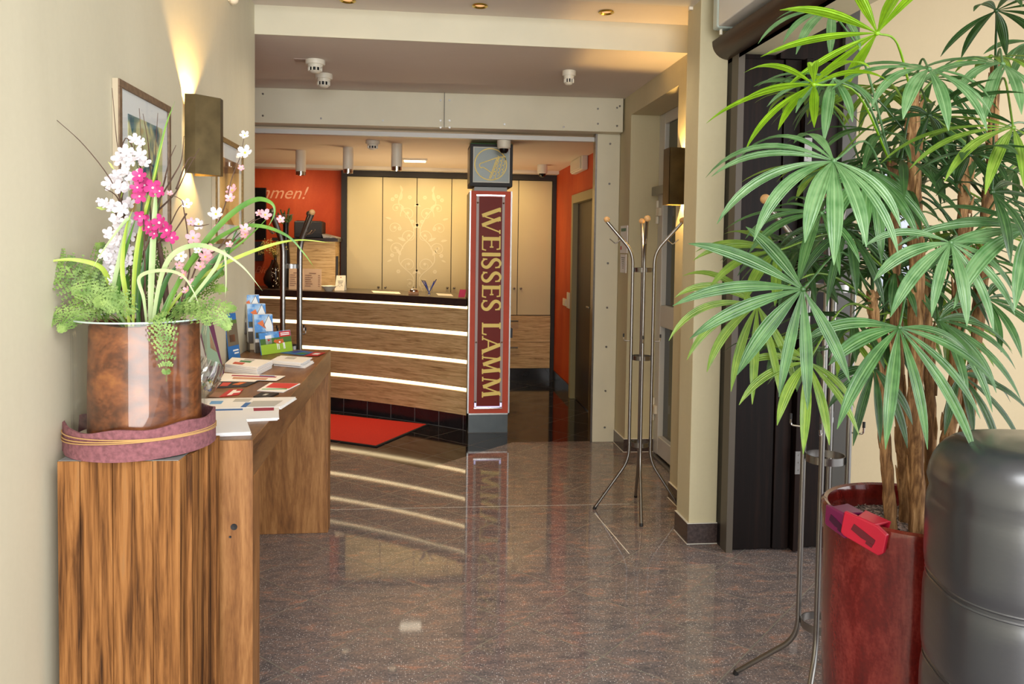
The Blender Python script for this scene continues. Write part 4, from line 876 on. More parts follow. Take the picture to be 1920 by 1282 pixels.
# fern
fern = thing('fern', 'feathery light green fern spilling over the rim of the glass vase', 'fern', (BC.x, BC.y, z0+.33))
ff = N('fern_green'); f = ff.noise(ff.obj(), 30, 3); ff.set(Base_Color=ff.ramp(f, [(.35, S(92, 126, 56)), (.65, S(144, 172, 94))]), Roughness=.5); ff = ff.m
fd = N('fern_dark'); f = fd.noise(fd.obj(), 30, 3); fd.set(Base_Color=fd.ramp(f, [(.35, S(72, 104, 36)), (.65, S(124, 156, 62))]), Roughness=.5); fd = fd.m
def frond(path, L, mat, n=12):
    pts = bezier([V(*p) for p in path], 8); m_ = len(pts); bm = nb(); tube(bm, pts, [.0016*(1-.7*i/m_) for i in range(m_)], 5)
    def pin(p, d, l, nr):
        k = max(3, int(l/.0085)); s = d.cross(nr).normalized(); v = [bm.verts.new(x) for x in (p-s*.002, p+s*.002, p+d*l+s*.0004, p+d*l-s*.0004)]; bm.faces.new(v)
        for j in range(k):
            t = (j+.6)/k; c = p+d*l*t+nr*random.gauss(0, .0006); r = .0094*(1-.6*t)*(.85+.3*random.random())
            for sg in (1, -1):
                e = (s*sg*1.0+d*.55).normalized(); q = e.cross(nr).normalized()
                a0 = c; a1 = c+e*r*.6+q*r*.5; a2 = c+e*r*1.15+nr*random.uniform(-.001, .001); a3 = c+e*r*.6-q*r*.5
                v = [bm.verts.new(x) for x in (a0, a1, a2, a3)]; bm.faces.new(v)
    for i in range(n):
        t = .16+.82*i/n; f_ = t*(m_-1); k = int(f_); p = pts[k].lerp(pts[min(k+1, m_-1)], f_-k); d = (pts[min(k+2, m_-1)]-pts[max(k-1, 0)]).normalized()
        nr = (Vector((0, -1, .6))-d*d.dot(Vector((0, -1, .6)))).normalized(); s = d.cross(nr).normalized()
        l = L*math.sin(math.pi*(t*.86+.14))**.8*(.85+.3*random.random())
        for sg in (1, -1): pin(p, (s*sg+d*.45+nr*random.uniform(-.15, .15)).normalized(), l, nr)
    return obj('frond', bm, mat, fern)
random.seed(5)
for path, L, m_ in (
    ([(240, 608, 0), (205, 560, -.03), (160, 520, -.05), (110, 490, -.07), (62, 500, -.08)], .05, fd),
    ([(236, 608, 0), (190, 575, -.05), (150, 545, -.08), (105, 520, -.09), (62, 502, -.10)], .045, fd),
    ([(232, 610, 0), (190, 580, -.06), (150, 578, -.09), (110, 588, -.1), (84, 618, -.11)], .035, ff),
    ([(230, 612, 0), (185, 590, -.08), (150, 590, -.1), (125, 605, -.11), (110, 624, -.12)], .03, ff),
    ([(236, 606, 0), (200, 550, 0), (160, 512, -.01), (120, 485, -.02), (90, 461, -.03)], .02, fd),
    ([(236, 606, .03), (210, 540, .03), (195, 490, .03), (186, 450, .02)], .04, fd),
    ([(238, 606, .02), (206, 550, .0), (180, 520, .0), (140, 495, .0)], .045, ff),
    ([(232, 606, -.06), (200, 560, -.09), (170, 545, -.11), (130, 545, -.13)], .045, ff),
    ([(250, 606, -.1), (232, 575, -.13), (205, 560, -.15), (175, 570, -.16)], .04, ff),
    ([(285, 605, -.10), (298, 588, -.17), (305, 620, -.19), (310, 660, -.195), (312, 715, -.195)], .038, ff),
    ([(300, 606, 0), (340, 580, -.04), (380, 570, -.05), (420, 575, -.06), (446, 582, -.07)], .028, ff),
    ([(310, 606, 0), (350, 590, -.08), (390, 590, -.1), (420, 600, -.1), (428, 622, -.11)], .03, ff),
    ([(305, 606, .05), (350, 550, .05), (385, 525, .05), (425, 508, .05)], .03, fd),
    ([(300, 606, .05), (345, 570, .08), (390, 540, .08), (430, 545, .08)], .03, fd),
    ([(310, 606, -.02), (345, 575, -.03), (372, 580, -.04), (395, 612, -.05)], .03, ff),
    ([(215, 606, .1), (190, 610, .13), (178, 640, .14), (165, 660, .14)], .025, fd),
    ([(270, 606, .06), (280, 540, .07), (290, 490, .07), (296, 450, .06)], .05, fd),
    ([(260, 606, .06), (250, 550, .08), (245, 500, .08), (235, 470, .08)], .05, fd)): frond(path, L, m_)
# blossoms
def petal_flower(c, r, nrm, n=5, cup=.35, broad=.42, mats=None, bm=None):
    nrm = nrm.normalized(); s, u = frame_axes(nrm); ph = random.uniform(0, 6)
    for k in range(n):
        a = ph+2*math.pi*k/n; d = s*math.cos(a)+u*math.sin(a); q = nrm.cross(d)
        rows = []
        for t, w_ in ((.08, .16), (.4, broad*.8), (.75, broad), (1.0, broad*.45)):
            ce = c+d*r*t+nrm*r*cup*(t*t)*.8; rows.append([bm.verts.new(ce-q*r*w_*.8+nrm*r*.10*t), bm.verts.new(ce), bm.verts.new(ce+q*r*w_*.8+nrm*r*.10*t)])
        for a_, b_ in zip(rows, rows[1:]):
            for i in range(2): bm.faces.new((a_[i], a_[i+1], b_[i+1], b_[i]))
    ball(bm, c+nrm*r*.12, r*.16, 6, 1)
M['petal'] = plain('petal_white', S(228, 222, 226), .55, Subsurface_Weight=.15, Subsurface_Radius=(.01, .01, .01)); M['yolk'] = flat('yolk', 226, 196, 70)
M['petal_pink'] = plain('petal_pink', S(226, 168, 178), .55, noise=.08, nscale=60); M['magenta'] = plain('petal_magenta', S(196, 56, 128), .5, noise=.22, nscale=45)
M['twig'] = plain('twig_brown', S(88, 66, 54), .8, noise=.25, nscale=60); M['bud'] = flat('bud_green', 150, 170, 90)
def branch(name, label, cat, base, group=None): return thing(name, label, cat, V(*base), group)
def twigs(parent, paths, r0, name='twig'):
    for path in paths:
        pts = bezier([V(*p) for p in path], 5); n = len(pts); bm = nb(); tube(bm, pts, [r0*(1-.75*i/n) for i in range(n)], 6); obj(name, bm, M['twig'], parent, smooth=True)
random.seed(11)
wb = branch('white_blossom_branch', 'tall spray of white blossoms at the left of the arrangement', 'flowers', (245, 600, .02))
twigs(wb, [[(248, 610, .02), (236, 540, .02), (228, 450, .02), (228, 380, .01), (240, 320, .0), (256, 262, -.01)], [(229, 420, .02), (210, 390, .01), (188, 378, 0)], [(228, 460, .02), (215, 450, 0), (198, 440, -.01)], [(236, 560, 0), (218, 520, -.02), (208, 500, -.03)]], .003, 'stem')
for px, py, r in ((253, 262, .017), (264, 268, .015), (236, 285, .02), (224, 298, .02), (246, 300, .019), (262, 290, .02), (270, 305, .018), (236, 322, .021), (218, 330, .019), (206, 344, .02), (250, 334, .02), (262, 328, .017), (225, 350, .02), (240, 352, .019), (212, 388, .02), (197, 382, .016), (228, 392, .022), (243, 382, .018), (187, 377, .010), (216, 412, .017), (236, 416, .017), (226, 428, .02), (205, 438, .018), (218, 448, .022), (234, 452, .02), (244, 442, .018), (212, 462, .02), (196, 476, .018), (210, 486, .02), (228, 478, .022), (240, 490, .02), (202, 500, .018), (218, 506, .02), (232, 512, .017), (214, 524, .017), (240, 468, .018)):
    bm = nb(); c = V(px, py, random.uniform(-.05, 0)); petal_flower(c, r, Vector((random.uniform(-.5, .5), -1, random.uniform(-.2, .6))), 5, .45, .44, bm=bm); petal_flower(c+Vector((0, -.004, 0)), r*.6, Vector((random.uniform(-.5, .5), -1, .3)), 4, .9, .42, bm=bm)
    obj('blossom', bm, [M['petal'], M['petal']], wb, smooth=True, ang=70)
bm = nb()
for px, py, a in ((215, 400, 2.4), (200, 392, 3), (226, 372, 1.2), (215, 318, 2.2), (246, 312, 1)):
    c = V(px, py, -.02); d = Vector((math.cos(a), -.2, math.sin(a))); slab(bm, [c, c+d*.012+Vector((0, 0, .005)), c+d*.026, c+d*.012-Vector((0, 0, .005))], (0, -1, 0), .0006)
obj('leaf', bm, G2, wb)
orc = branch('orchid_spray', 'spray of magenta pink orchids in the middle of the arrangement', 'flowers', (272, 600, -.03))
twigs(orc, [[(272, 612, -.03), (272, 520, -.04), (270, 440, -.06), (268, 380, -.07), (262, 330, -.07)], [(271, 470, -.05), (290, 430, -.07), (310, 415, -.08)]], .0028, 'stem')
for px, py, r in ((262, 330, .020), (272, 348, .022), (258, 352, .018), (286, 352, .024), (300, 358, .017), (262, 368, .02), (268, 410, .021), (280, 426, .02), (262, 405, .016), (300, 418, .024), (314, 432, .024), (322, 446, .018), (290, 438, .015)):
    bm = nb(); c = V(px, py, random.uniform(-.10, -.06)); petal_flower(c, r, Vector((random.uniform(-.6, .6), -1, random.uniform(-.3, .4))), 5, .3, .46, bm=bm)
    obj('blossom', bm, [M['magenta'], M['petal']], orc, smooth=True, ang=70)
cb = branch('cherry_branch', 'brown branch of pale pink cherry blossoms reaching up right', 'flowers', (330, 600, .0))
twigs(cb, [[(320, 610, .0), (345, 560, .0), (372, 490, -.0), (398, 440, -.01), (420, 390, -.02), (436, 330, -.03), (450, 295, -.03), (458, 256, -.03)], [(340, 565, 0), (356, 500, -.01), (352, 440, -.02), (345, 395, -.02), (340, 375, -.02), (318, 364, -.02)], [(372, 490, 0), (410, 465, -.03), (430, 440, -.03), (462, 420, -.03), (478, 410, -.03)], [(352, 420, -.02), (372, 424, -.02), (392, 420, -.02)], [(350, 400, 0), (330, 430, -.01), (322, 440, -.01)]], .0028, 'stem')
for px, py, r, k in ((459, 254, .013, 0), (460, 287, .021, 0), (452, 315, .009, 1), (436, 357, .017, 1), (432, 372, .014, 1), (405, 402, .02, 0), (412, 425, .014, 1), (350, 383, .015, 0), (318, 363, .009, 1), (358, 416, .012, 1), (373, 420, .017, 0), (362, 446, .020, 1), (378, 462, .014, 1), (390, 466, .016, 1), (385, 482, .018, 1), (396, 490, .015, 1), (340, 480, .018, 0), (376, 500, .015, 1), (431, 459, .011, 1), (459, 430, .016, 1), (460, 440, .013, 1), (350, 545, .012, 1), (336, 498, .012, 1), (345, 515, .014, 1), (360, 530, .012, 1), (372, 470, .012, 0), (404, 404, .013, 0)):
    bm = nb(); c = V(px, py, random.uniform(-.05, 0)); petal_flower(c, r, Vector((random.uniform(-.5, .5), -1, random.uniform(-.1, .7))), 5, .5, .45, bm=bm)
    obj('blossom', bm, [M['petal_pink'] if k else M['petal'], M['yolk']], cb, smooth=True, ang=70)
c2 = branch('cherry_twig', 'short blossom twig pointing right over the dark coat stand balls', 'flowers', (330, 600, .03))
twigs(c2, [[(322, 610, .03), (372, 540, .04), (420, 470, .03), (462, 425, .02), (490, 408, .01), (520, 404, .0), (551, 402, 0)]], .0022, 'stem')
for px, py, r in ((497, 403, .017), (526, 412, .012), (486, 400, .010)):
    bm = nb(); c = V(px, py, -.01); petal_flower(c, r, Vector((random.uniform(-.5, .5), -1, .4)), 5, .5, .45, bm=bm); obj('blossom', bm, [M['petal_pink'], M['yolk']], c2, smooth=True, ang=70)
tw = branch('bare_twigs', 'bundle of bare brown twigs fanning up behind the flowers', 'twigs', (280, 600, .05))
twigs(tw, [
    [(250, 612, .02), (246, 520, .02), (240, 430, .0), (215, 350, -.02), (160, 275, -.05), (103, 222, -.07)],
    [(262, 612, .05), (270, 500, .05), (290, 420, .05), (292, 330, .05), (268, 280, .05), (261, 203, .05)],
    [(270, 612, .05), (285, 520, .06), (296, 430, .06), (295, 340, .06), (292, 280, .06), (296, 212, .06)],
    [(294, 400, .06), (308, 340, .06), (318, 300, .06), (330, 272, .06)],
    [(295, 380, .06), (325, 330, .06), (340, 300, .06), (345, 255, .06)],
    [(296, 395, .06), (330, 360, .05), (350, 320, .05), (374, 278, .05)],
    [(330, 355, .05), (352, 300, .05), (368, 296, .05)],
    [(292, 370, .05), (282, 320, .05), (278, 270, .05), (268, 213, .05)],
    [(285, 430, .05), (275, 350, .05), (240, 260, .06), (222, 280, .06), (210, 165, .07)],
    [(280, 480, .06), (310, 440, .06), (335, 390, .06), (352, 380, .06)],
    [(235, 415, .0), (220, 370, -.01), (195, 352, -.02)],
    [(300, 600, .05), (292, 520, .06), (288, 470, .06), (300, 380, .06), (312, 330, .06)]], .0026)
bm = nb(); tube(bm, [V(316, 612, .06), V(308, 520, .06), V(298, 455, .06)], [.009, .008, .006], 10); tube(bm, [V(266, 612, .02), V(268, 540, .02), V(271, 470, .02)], [.005, .005, .004], 8); obj('thick_stem', bm, M['twig'], tw, smooth=True)
# ---- pictures and sconces on the left wall
def wp(px, py, dx=0): return at(px, py, 'x', XL+dx)
def picture(y0, y1, zb_, zt_, fm, label, art):
    o = thing('framed_picture', label, 'picture', (XL, (y0+y1)/2, zb_)); x0, x1 = XL+.001, XL+.022; w_ = .024
    bm = nb(); box(bm, x0, x1, y0, y1, zt_-w_, zt_); box(bm, x0, x1, y0, y1, zb_, zb_+w_); box(bm, x0, x1, y0, y0+w_, zb_+w_, zt_-w_); box(bm, x0, x1, y1-w_, y1, zb_+w_, zt_-w_); obj('frame', bm, fm, o, bevel=.0015)
    bm = nb(); box(bm, x0, x1-.004, y0-.002, y0, zb_, zt_); obj('frame_side', bm, flat('frame_side', 190, 176, 150), o)
    bm = nb(); box(bm, x0, x0+.014, y0+w_, y1-w_, zb_+w_, zt_-w_); obj('mount', bm, M['paper'], o)
    q = .07; bm = nb(); box(bm, x0+.013, x0+.016, y0+w_+q*.9, y1-w_-q*.9, zb_+w_+q, zt_-w_-q); obj('print', bm, art, o)
    bm = nb(); box(bm, x0+.0175, x0+.0185, y0+w_, y1-w_, zb_+w_, zt_-w_); obj('glazing', bm, M['thinp'], o)
M['thinp'] = thinglass('picture_glass', (.97, .98, .98, 1), .03, .3)
fm = plain('frame_taupe', S(122, 100, 78), .5, .2, noise=.3, nscale=50)
ar = N('abstract_print'); f = ar.noise(ar.obj((1, 1, .7)), 9, 2, .5, .4); ar.set(Base_Color=ar.ramp(f, [(.3, S(40, 70, 110)), (.4, S(70, 120, 130)), (.47, S(220, 214, 160)), (.58, S(206, 212, 168)), (.66, S(196, 150, 80)), (.78, S(224, 220, 190))]), Roughness=.5)
picture(2.565, 3.07, 1.582, 2.08, fm, 'framed abstract print with blue and sand tones on the left wall', ar.m)
ar = N('warm_print'); f = ar.noise(ar.obj((1, 1, .6)), 6, 2); ar.set(Base_Color=ar.ramp(f, [(.3, S(120, 80, 60)), (.5, S(222, 164, 92)), (.7, S(236, 196, 140))]), Roughness=.5)
picture(3.72, 4.275, 1.575, 2.077, plain('frame_gold', S(140, 112, 66), .45, .3, noise=.35, nscale=80), 'framed warm orange print partly hidden behind the brass sconce', ar.m)
def sconce(label, poly, z0_, z1_, lp, group='brass wall sconces', inward=(1, 0, 0)):
    o = thing('wall_sconce', label, 'lamp', (poly[0][0], poly[0][1], z0_), group); t = .003
    n = len(poly)
    cx = sum(p[0] for p in poly)/n; cy = sum(p[1] for p in poly)/n
    for i in range(n-1):
        a, b = Vector((*poly[i], 0)), Vector((*poly[i+1], 0)); nr = (b-a).cross(Vector((0, 0, 1))).normalized()
        if nr.dot(Vector((cx, cy, 0))-a) < 0: nr = -nr
        bm = nb(); q = [a, b, b+nr*t, a+nr*t]; hexa(bm, [(x.x, x.y, z0_) for x in q]+[(x.x, x.y, z1_) for x in q]); obj('shade_panel', bm, M['brass'], o)
    bm = nb(); cyl(bm, (lp[0], lp[1], (z0_+z1_)/2-.05), (lp[0], lp[1], (z0_+z1_)/2+.05), .012, 10); obj('bulb', bm, emit('sconce_bulb', (1, .72, .34, 1), 20), o)
    bm = nb(); x_w = poly[0][0]; box(bm, min(x_w, lp[0]), max(x_w, lp[0])+.0, lp[1]-.02, lp[1]+.02, (z0_+z1_)/2-.01, (z0_+z1_)/2+.01); obj('bracket', bm, M['brass'], o)
    return o
sy = 3.285
sconce('brass wall sconce glowing on the left wall between two framed pictures', [(XL+.008, sy), (-.897, sy+.002), (-.820, sy+.085), (-.820, sy+.13), (XL+.008, sy+.14)], 1.855, 2.17, (XL+.045, sy+.06))
for z, dz, e in ((2.16, .9, 6.0), (1.865, -.9, 2.2)): spot('sconce_light', (XL+.04, sy+.06, z-.06*dz), (XL+.0, sy+.06, z+dz), e*5.5, (1, .60, .20), 110, .5, .012)
sy = at(1264, 330, 'x', 1.50).y
sconce('brass wall sconce half hidden behind the cream pilaster', [(1.585, sy), (1.545, sy), (1.47, sy-.0), (1.47, sy+.12), (1.585, sy+.13)], at(1264, 383, 'y', sy).z, at(1264, 276, 'y', sy).z, (1.55, sy+.06))
for z, dz in ((2.16, .9), (1.87, -.9)): spot('sconce_light', (1.55, sy+.06, z-.06*dz), (1.59, sy+.06, z+dz), 22, (1, .60, .20), 120, .5, .012)
# ================================================================ things on the console
def T(px, py, h=0): return at(px, py, 'z', ZT+h)
def flyer(name, label, cat, quad, h, t, mat, group=None, marks=()):
    q = [T(px, py, h) for px, py in quad]; bm = nb(); slab(bm, q, (0, 0, 1), t); o = tag(obj(name, bm, mat, origin=q[0]), label, cat, group)
    def g(u, v, d): a = q[0].lerp(q[1], u); b = q[3].lerp(q[2], u); return a.lerp(b, v)+Vector((0, 0, t+d))
    for i, (nm, pts, mm) in enumerate(marks):
        bm = nb(); poly2(bm, pts, g, .0004); obj(nm, bm, mm, o)
    return o
R4 = lambda a, b, c, d: [(a, b), (c, b), (c, d), (a, d)]
blue = flat('print_blue', 50, 110, 180); sky = flat('print_sky', 110, 170, 225); lime = flat('print_grass', 150, 190, 50); oran = flat('print_orange', 214, 110, 50); dkred = flat('print_darkred', 160, 40, 70); gry = flat('print_lightgrey', 190, 190, 186); dk = flat('print_dark', 40, 36, 40); grn = flat('print_green', 60, 130, 70)
# thick stack: built as several sheets merged in one paper stack
def stack(name, label, cat, quad, n, t, mat, top=None, marks=(), spread=.004, group=None):
    q = [T(px, py, 0) for px, py in quad]; bm = nb(); c = sum(q, Vector())/4
    for i in range(n):
        dx = Vector((random.uniform(-spread, spread), random.uniform(-spread, spread), 0)); a = random.uniform(-.02, .02)
        r = Matrix.Rotation(a, 3, 'Z'); slab(bm, [c+r@(x-c)+dx+Vector((0, 0, .0005+i*t)) for x in q], (0, 0, 1), t*.86)
    o = tag(obj(name, bm, mat, origin=q[0]), label, cat, group)
    q2 = [x+Vector((0, 0, .0005+n*t)) for x in q]
    def g(u, v, d): a = q2[0].lerp(q2[1], u); b = q2[3].lerp(q2[2], u); return a.lerp(b, v)+Vector((0, 0, d))
    for nm, pts, mm in marks:
        bm = nb(); poly2(bm, pts, g, .0005); obj(nm, bm, mm, o)
    return o
stack('paper_stack', 'plain white paper stack at the near end of the console', 'paper', [(368, 791), (462, 791), (471, 816), (372, 820)], 5, .0022, M['paper'])
stack('newspaper', 'folded newspaper with red and blue prints lying second from the near end', 'newspaper', [(352, 772), (522, 768), (522, 788), (358, 796)], 3, .0028, M['paper'], marks=(('print', R4(.72, .02, .95, .30), dkred), ('print', R4(.1, .05, .6, .18), blue)))
stack('newspaper', 'open newspaper with grey photos lying on top beyond the first one', 'newspaper', [(360, 752), (556, 749), (525, 768), (352, 771)], 3, .003, M['paper'], marks=(('print', R4(.62, .35, .92, .92), gry), ('print', R4(.42, .1, .58, .4), gry), ('print', R4(.56, .5, .62, .95), blue), ('print', R4(.2, .3, .32, .6), sky)))
flyer('card', 'small red cards with a white cross on the console', 'card', [(410, 745), (430, 731), (456, 730), (448, 740)], .001, .002, M['red'], marks=(('emblem', [(.1, .35), (.1, .6), (.38, .6), (.38, .95), (.66, .95), (.66, .6), (.9, .6), (.9, .35)], M['paper']),))
flyer('card', 'small photo card next to the red cards near the glass bowl', 'card', [(388, 744), (396, 735), (420, 737), (412, 746)], .001, .0015, flat('photo_card', 150, 110, 90))
flyer('booklet', 'small black booklet near the front edge of the console', 'booklet', [(475, 746), (490, 738), (523, 739), (502, 747.5)], .001, .006, M['black'], marks=(('print', R4(.35, .4, .7, .6), gry),))
flyer('magazine', 'food magazine with dark cover and red dishes on the console', 'magazine', [(396, 728), (410, 709), (492, 712), (462, 725)], .001, .003, dk, marks=(('print', R4(.12, .2, .5, .42), flat('food_red', 200, 70, 60)), ('print', [(.25, .5), (.55, .62), (.5, .8), (.2, .7)], oran), ('print', R4(.62, .1, .98, .95), M['paper']), ('lettering', R4(.05, .04, .5, .16), gry)))
flyer('leaflet', 'long white leaflet with magenta photo lying across the console', 'leaflet', [(414, 711), (420, 700), (535, 705), (518, 714)], .004, .0015, M['paper'], marks=(('print', R4(.55, .15, .76, .9), dkred), ('print', R4(.78, .6, .9, .85), blue), ('print', R4(.05, .2, .4, .8), flat('food_tan', 200, 150, 120))))
flyer('leaflet', 'red and white leaflet with a green edge at the console front', 'leaflet', [(482, 733), (506, 718.5), (563, 720), (531, 736)], .001, .003, M['paper'], marks=(('print', R4(.38, .12, .98, .96), flat('lred', 206, 60, 56)), ('print', [(.12, .1), (.2, .1), (.38, .9), (.28, .95)], flat('lgreen', 50, 160, 90))))
stack('magazine_stack', 'stack of white magazines near the wall on the console', 'magazine', [(422, 697), (437, 684), (511, 690), (483, 704)], 5, .0075, M['paper'], marks=(('print', R4(.1, .2, .35, .5), flat('mred', 200, 90, 70)), ('print', R4(.45, .3, .62, .6), grn), ('print', R4(.7, .35, .88, .6), gry)), spread=.003)
flyer('leaflet', 'blue and green leaflet tucked behind the magazine stack', 'leaflet', [(458, 681), (470, 673), (512, 676), (506, 684)], .001, .002, sky, marks=(('print', R4(.1, .55, .95, .95), lime),))
stack('paper_stack', 'curling stack of white sheets beyond the magazine stack', 'paper', [(509, 685), (526, 676), (585, 680), (568, 690)], 5, .0055, M['paper'], spread=.012, marks=(('print', R4(.4, .3, .75, .6), gry),))
flyer('leaflet', 'blue flyer lying at the far end of the console', 'leaflet', [(526, 661.5), (561, 657), (592, 661), (566, 666)], .001, .002, blue, marks=(('print', R4(.1, .6, .6, .95), grn), ('print', R4(.3, .1, .8, .4), flat('deepblue', 30, 60, 150))))
flyer('leaflet', 'red and white flyer beside the blue one at the far end', 'leaflet', [(572, 667), (590, 660), (610, 661.5), (596, 667)], .004, .002, M['red'], marks=(('print', R4(.3, .3, .7, .8), M['paper']),))
# brochure leaning on the wall
def lean(name, label, cat, a, b, hgt_, tilt, t, mat, marks=(), side=None):
    "upright card: bottom edge a-b, leaning back by tilt along n"
    u = (b-a).normalized(); n = u.cross(Vector((0, 0, 1))).normalized()
    if n.y > 0: n = -n
    up = (Vector((0, 0, 1))-n*tilt).normalized(); bm = nb(); q = [a, b, b+up*hgt_, a+up*hgt_]; slab(bm, q, -n, t)
    o = tag(obj(name, bm, mat, origin=a), label, cat)
    W = (b-a).length
    def g(uu, v, d): return a+u*W*uu+up*hgt_*v+n*(.0004+d)
    for nm, pts, mm in marks:
        bm = nb(); poly2(bm, pts, g, .0004); obj(nm, bm, mm, o)
    return o, g
a, b = Vector((-.925, 3.98, ZT+.002)), Vector((-.895, 4.075, ZT+.002))
lean('brochure', 'tall narrow blue brochure leaning against the wall on the console', 'brochure', a, b, .235, .12, .004, blue, (('print', R4(.0, .32, 1, .78), flat('bphoto', 110, 100, 84)), ('print', R4(.0, .78, 1, .86), flat('bgreen', 90, 120, 60)), ('print', R4(.2, .4, .7, .55), flat('bphoto2', 170, 110, 80)), ('lettering', R4(.4, .2, .9, .23), M['paper']), ('lettering', R4(.5, .14, .9, .17), M['paper'])))
a, b = Vector((-.935, 3.44, ZT+.002)), Vector((-.865, 3.62, ZT+.002))
lean('brochure', 'dark purple and green photo brochure leaning behind the glass bowl', 'brochure', a, b, .25, .25, .010, flat('bpurple', 96, 50, 84), (('print', [(.0, .1), (.5, .0), (.42, .9), (.1, .7)], gry), ('print', [(.5, .2), (.95, .15), (.8, .95), (.5, .9)], flat('bteal', 130, 160, 140)), ('print', [(.7, .5), (.9, .4), (.8, .8)], flat('bskin', 206, 160, 130))))
# tiered rack with three stacks and the cow booklet
rk = thing('brochure_rack', 'smoked acrylic tiered rack carrying three brochure stacks', 'rack', (-.85, 4.3, ZT))
A0 = Vector((-.819, 4.25, ZT+.0015)); B0 = Vector((-.70, 4.435, ZT)); ru = (B0-A0).normalized(); ru.z = 0; rn = Vector((ru.y, -ru.x, 0)); W_ = .105
M['acrylic'] = N('smoked_acrylic'); M['acrylic'].set(Base_Color=S(70, 58, 48), Roughness=.1, Alpha=.55); M['acrylic'] = M['acrylic'].m
bx = lambda bm, o, u0, u1, n0, n1, z0, z1: hexa(bm, [o+ru*u+rn*n+Vector((0, 0, z)) for z in (z0, z1) for u, n in ((u0, n0), (u1, n0), (u1, n1), (u0, n1))])
tiers = [(.030, .030, .0), (.085, .075, .055), (.140, .120, .11)]
O = A0+ru*.0
def pxz(px, py, yy): return at(px, py, 'y', yy)
specs = []
T3 = (pxz(476, 590, 4.355), pxz(509, 586, 4.395)); T2 = (pxz(463, 570, 4.40), pxz(496, 566, 4.44)); T1 = (pxz(451, 553, 4.445), pxz(489, 549, 4.485))
cov = N('brochure_sky'); cov.set(Base_Color=cov.ramp(cov.noise(cov.obj(), 18, 4), [(.45, S(74, 140, 210)), (.62, S(176, 208, 236))]), Roughness=.35); cov = cov.m
for k, ((p, q), lab, hh) in enumerate(((T1, 'hotel brochure stack, hindmost and highest of the rack', .21), (T2, 'hotel brochure stack, middle tier of the rack', .21), (T3, 'hotel brochure stack, front tier above the cow booklet', .21))):
    u = Vector((q.x-p.x, q.y-p.y, 0)).normalized(); n = Vector((u.y, -u.x, 0)); w_ = .098; up = (Vector((0, 0, 1))-n*.22).normalized(); top = (p+(q-p)*.0)
    a = top-up*hh; bm = nb()
    th = .036
    for j in range(6): slab(bm, [a-n*(j*.006)+up*random.uniform(0, .002), a+u*w_-n*(j*.006), a+u*w_+up*hh-n*(j*.006), a+up*hh-n*(j*.006)], -n, .0054)
    o = tag(obj('brochure_stack', bm, M['paper'], origin=a), lab, 'brochure', 'brochure stacks in the acrylic rack')
    def g(uu, v, d, a=a, u=u, up=up, n=n): return a+u*w_*uu+up*hh*v+n*(.0006+d)
    for nm, pts, mm, d in (('cover', R4(0, .38, 1, 1), cov, .0), ('print', R4(0.04, .40, .96, .54), flat('trees%d' % k, 62, 66, 50), .0006), ('roof_print', [(.15, .78), (.45, .86), (.62, .62)], oran, .0006), ('house_print', [(.5, .72), (.66, .9), (.8, .97), (.97, .74), (.97, .56), (.6, .56)], flat('house%d' % k, 226, 230, 232), .0006)):
        bm = nb(); poly2(bm, pts, lambda x, y, dd, d=d: g(x, y, dd+d), .0004); obj(nm, bm, mm, o)
    bm = nb(); ribbon(bm, [(.48, .70), (.8, .98), (.99, .72)], .02, lambda x, y, dd: g(x, y, dd+.0012), .0003); obj('roof_line', bm, dk, o)
    bm = nb(); disc2(bm, (.5, .22), .05, lambda x, y, dd: g(x, y, dd), .0005, 12, .5); obj('emblem', bm, M['red'], o)
    # holder tray under each stack
    bm = nb(); zb_ = a.z-.004
    f0 = a+n*.012; 
    hexa(bm, [f0-u*.004+Vector((0, 0, -.004)), f0+u*(w_+.004)+Vector((0, 0, -.004)), f0+u*(w_+.004)-n*.058+Vector((0, 0, -.004)), f0-u*.004-n*.058+Vector((0, 0, -.004)), f0-u*.004, f0+u*(w_+.004), f0+u*(w_+.004)-n*.058, f0-u*.004-n*.058])
    hexa(bm, [f0-u*.004, f0+u*(w_+.004), f0+u*(w_+.004)-n*.003, f0-u*.004-n*.003]+[x-n*.012+Vector((0, 0, .06)) for x in (f0-u*.004, f0+u*(w_+.004), f0+u*(w_+.004)-n*.003, f0-u*.004-n*.003)])
    z_ = a.z-.004
    for s0 in (0, w_):
        c0 = f0+u*s0-n*.05; hexa(bm, [(c0.x, c0.y, ZT), *[tuple(x) for x in ()]] + [] if False else [Vector((x.x, x.y, zz)) for zz in (ZT+.0015, z_-.0005) for x in (f0+u*s0-u*.002, f0+u*s0+u*.002, f0+u*s0+u*.002-n*.055, f0+u*s0-u*.002-n*.055)])
    obj('tray', bm, M['acrylic'], rk)
a, b = A0+Vector((.0, -.03, 0)), A0+ru*.20+Vector((.004, -.004, 0)); b.z = a.z
b = Vector((-.690, 4.40, a.z))
o, g = lean('booklet', 'landscape booklet with a brown and white cow on a green meadow', 'booklet', a, b, .115, .18, .006, cov, (('meadow', R4(0, 0, 1, .48), lime), ('trees', R4(.0, .45, 1, .72), flat('trees', 70, 110, 50)), ('red_box', R4(.62, .72, .99, .98), M['red']), ('white_box', R4(.17, .45, .36, .86), M['paper'])))
bm = nb(); disc2(bm, (.58, .52), .10, lambda u, v, d: g(u, v, d+.0008), .0005, 14, 1.0); poly2(bm, [(.46, .5), (.50, .62), (.72, .64), (.74, .45), (.6, .42), (.52, .42)], lambda u, v, d: g(u, v, d+.0008), .0005)
poly2(bm, [(.41, .55), (.47, .66), (.51, .58), (.46, .48)], lambda u, v, d: g(u, v, d+.0009), .0005); obj('cow', bm, flat('cow_brown', 196, 104, 52), o)
bm = nb()
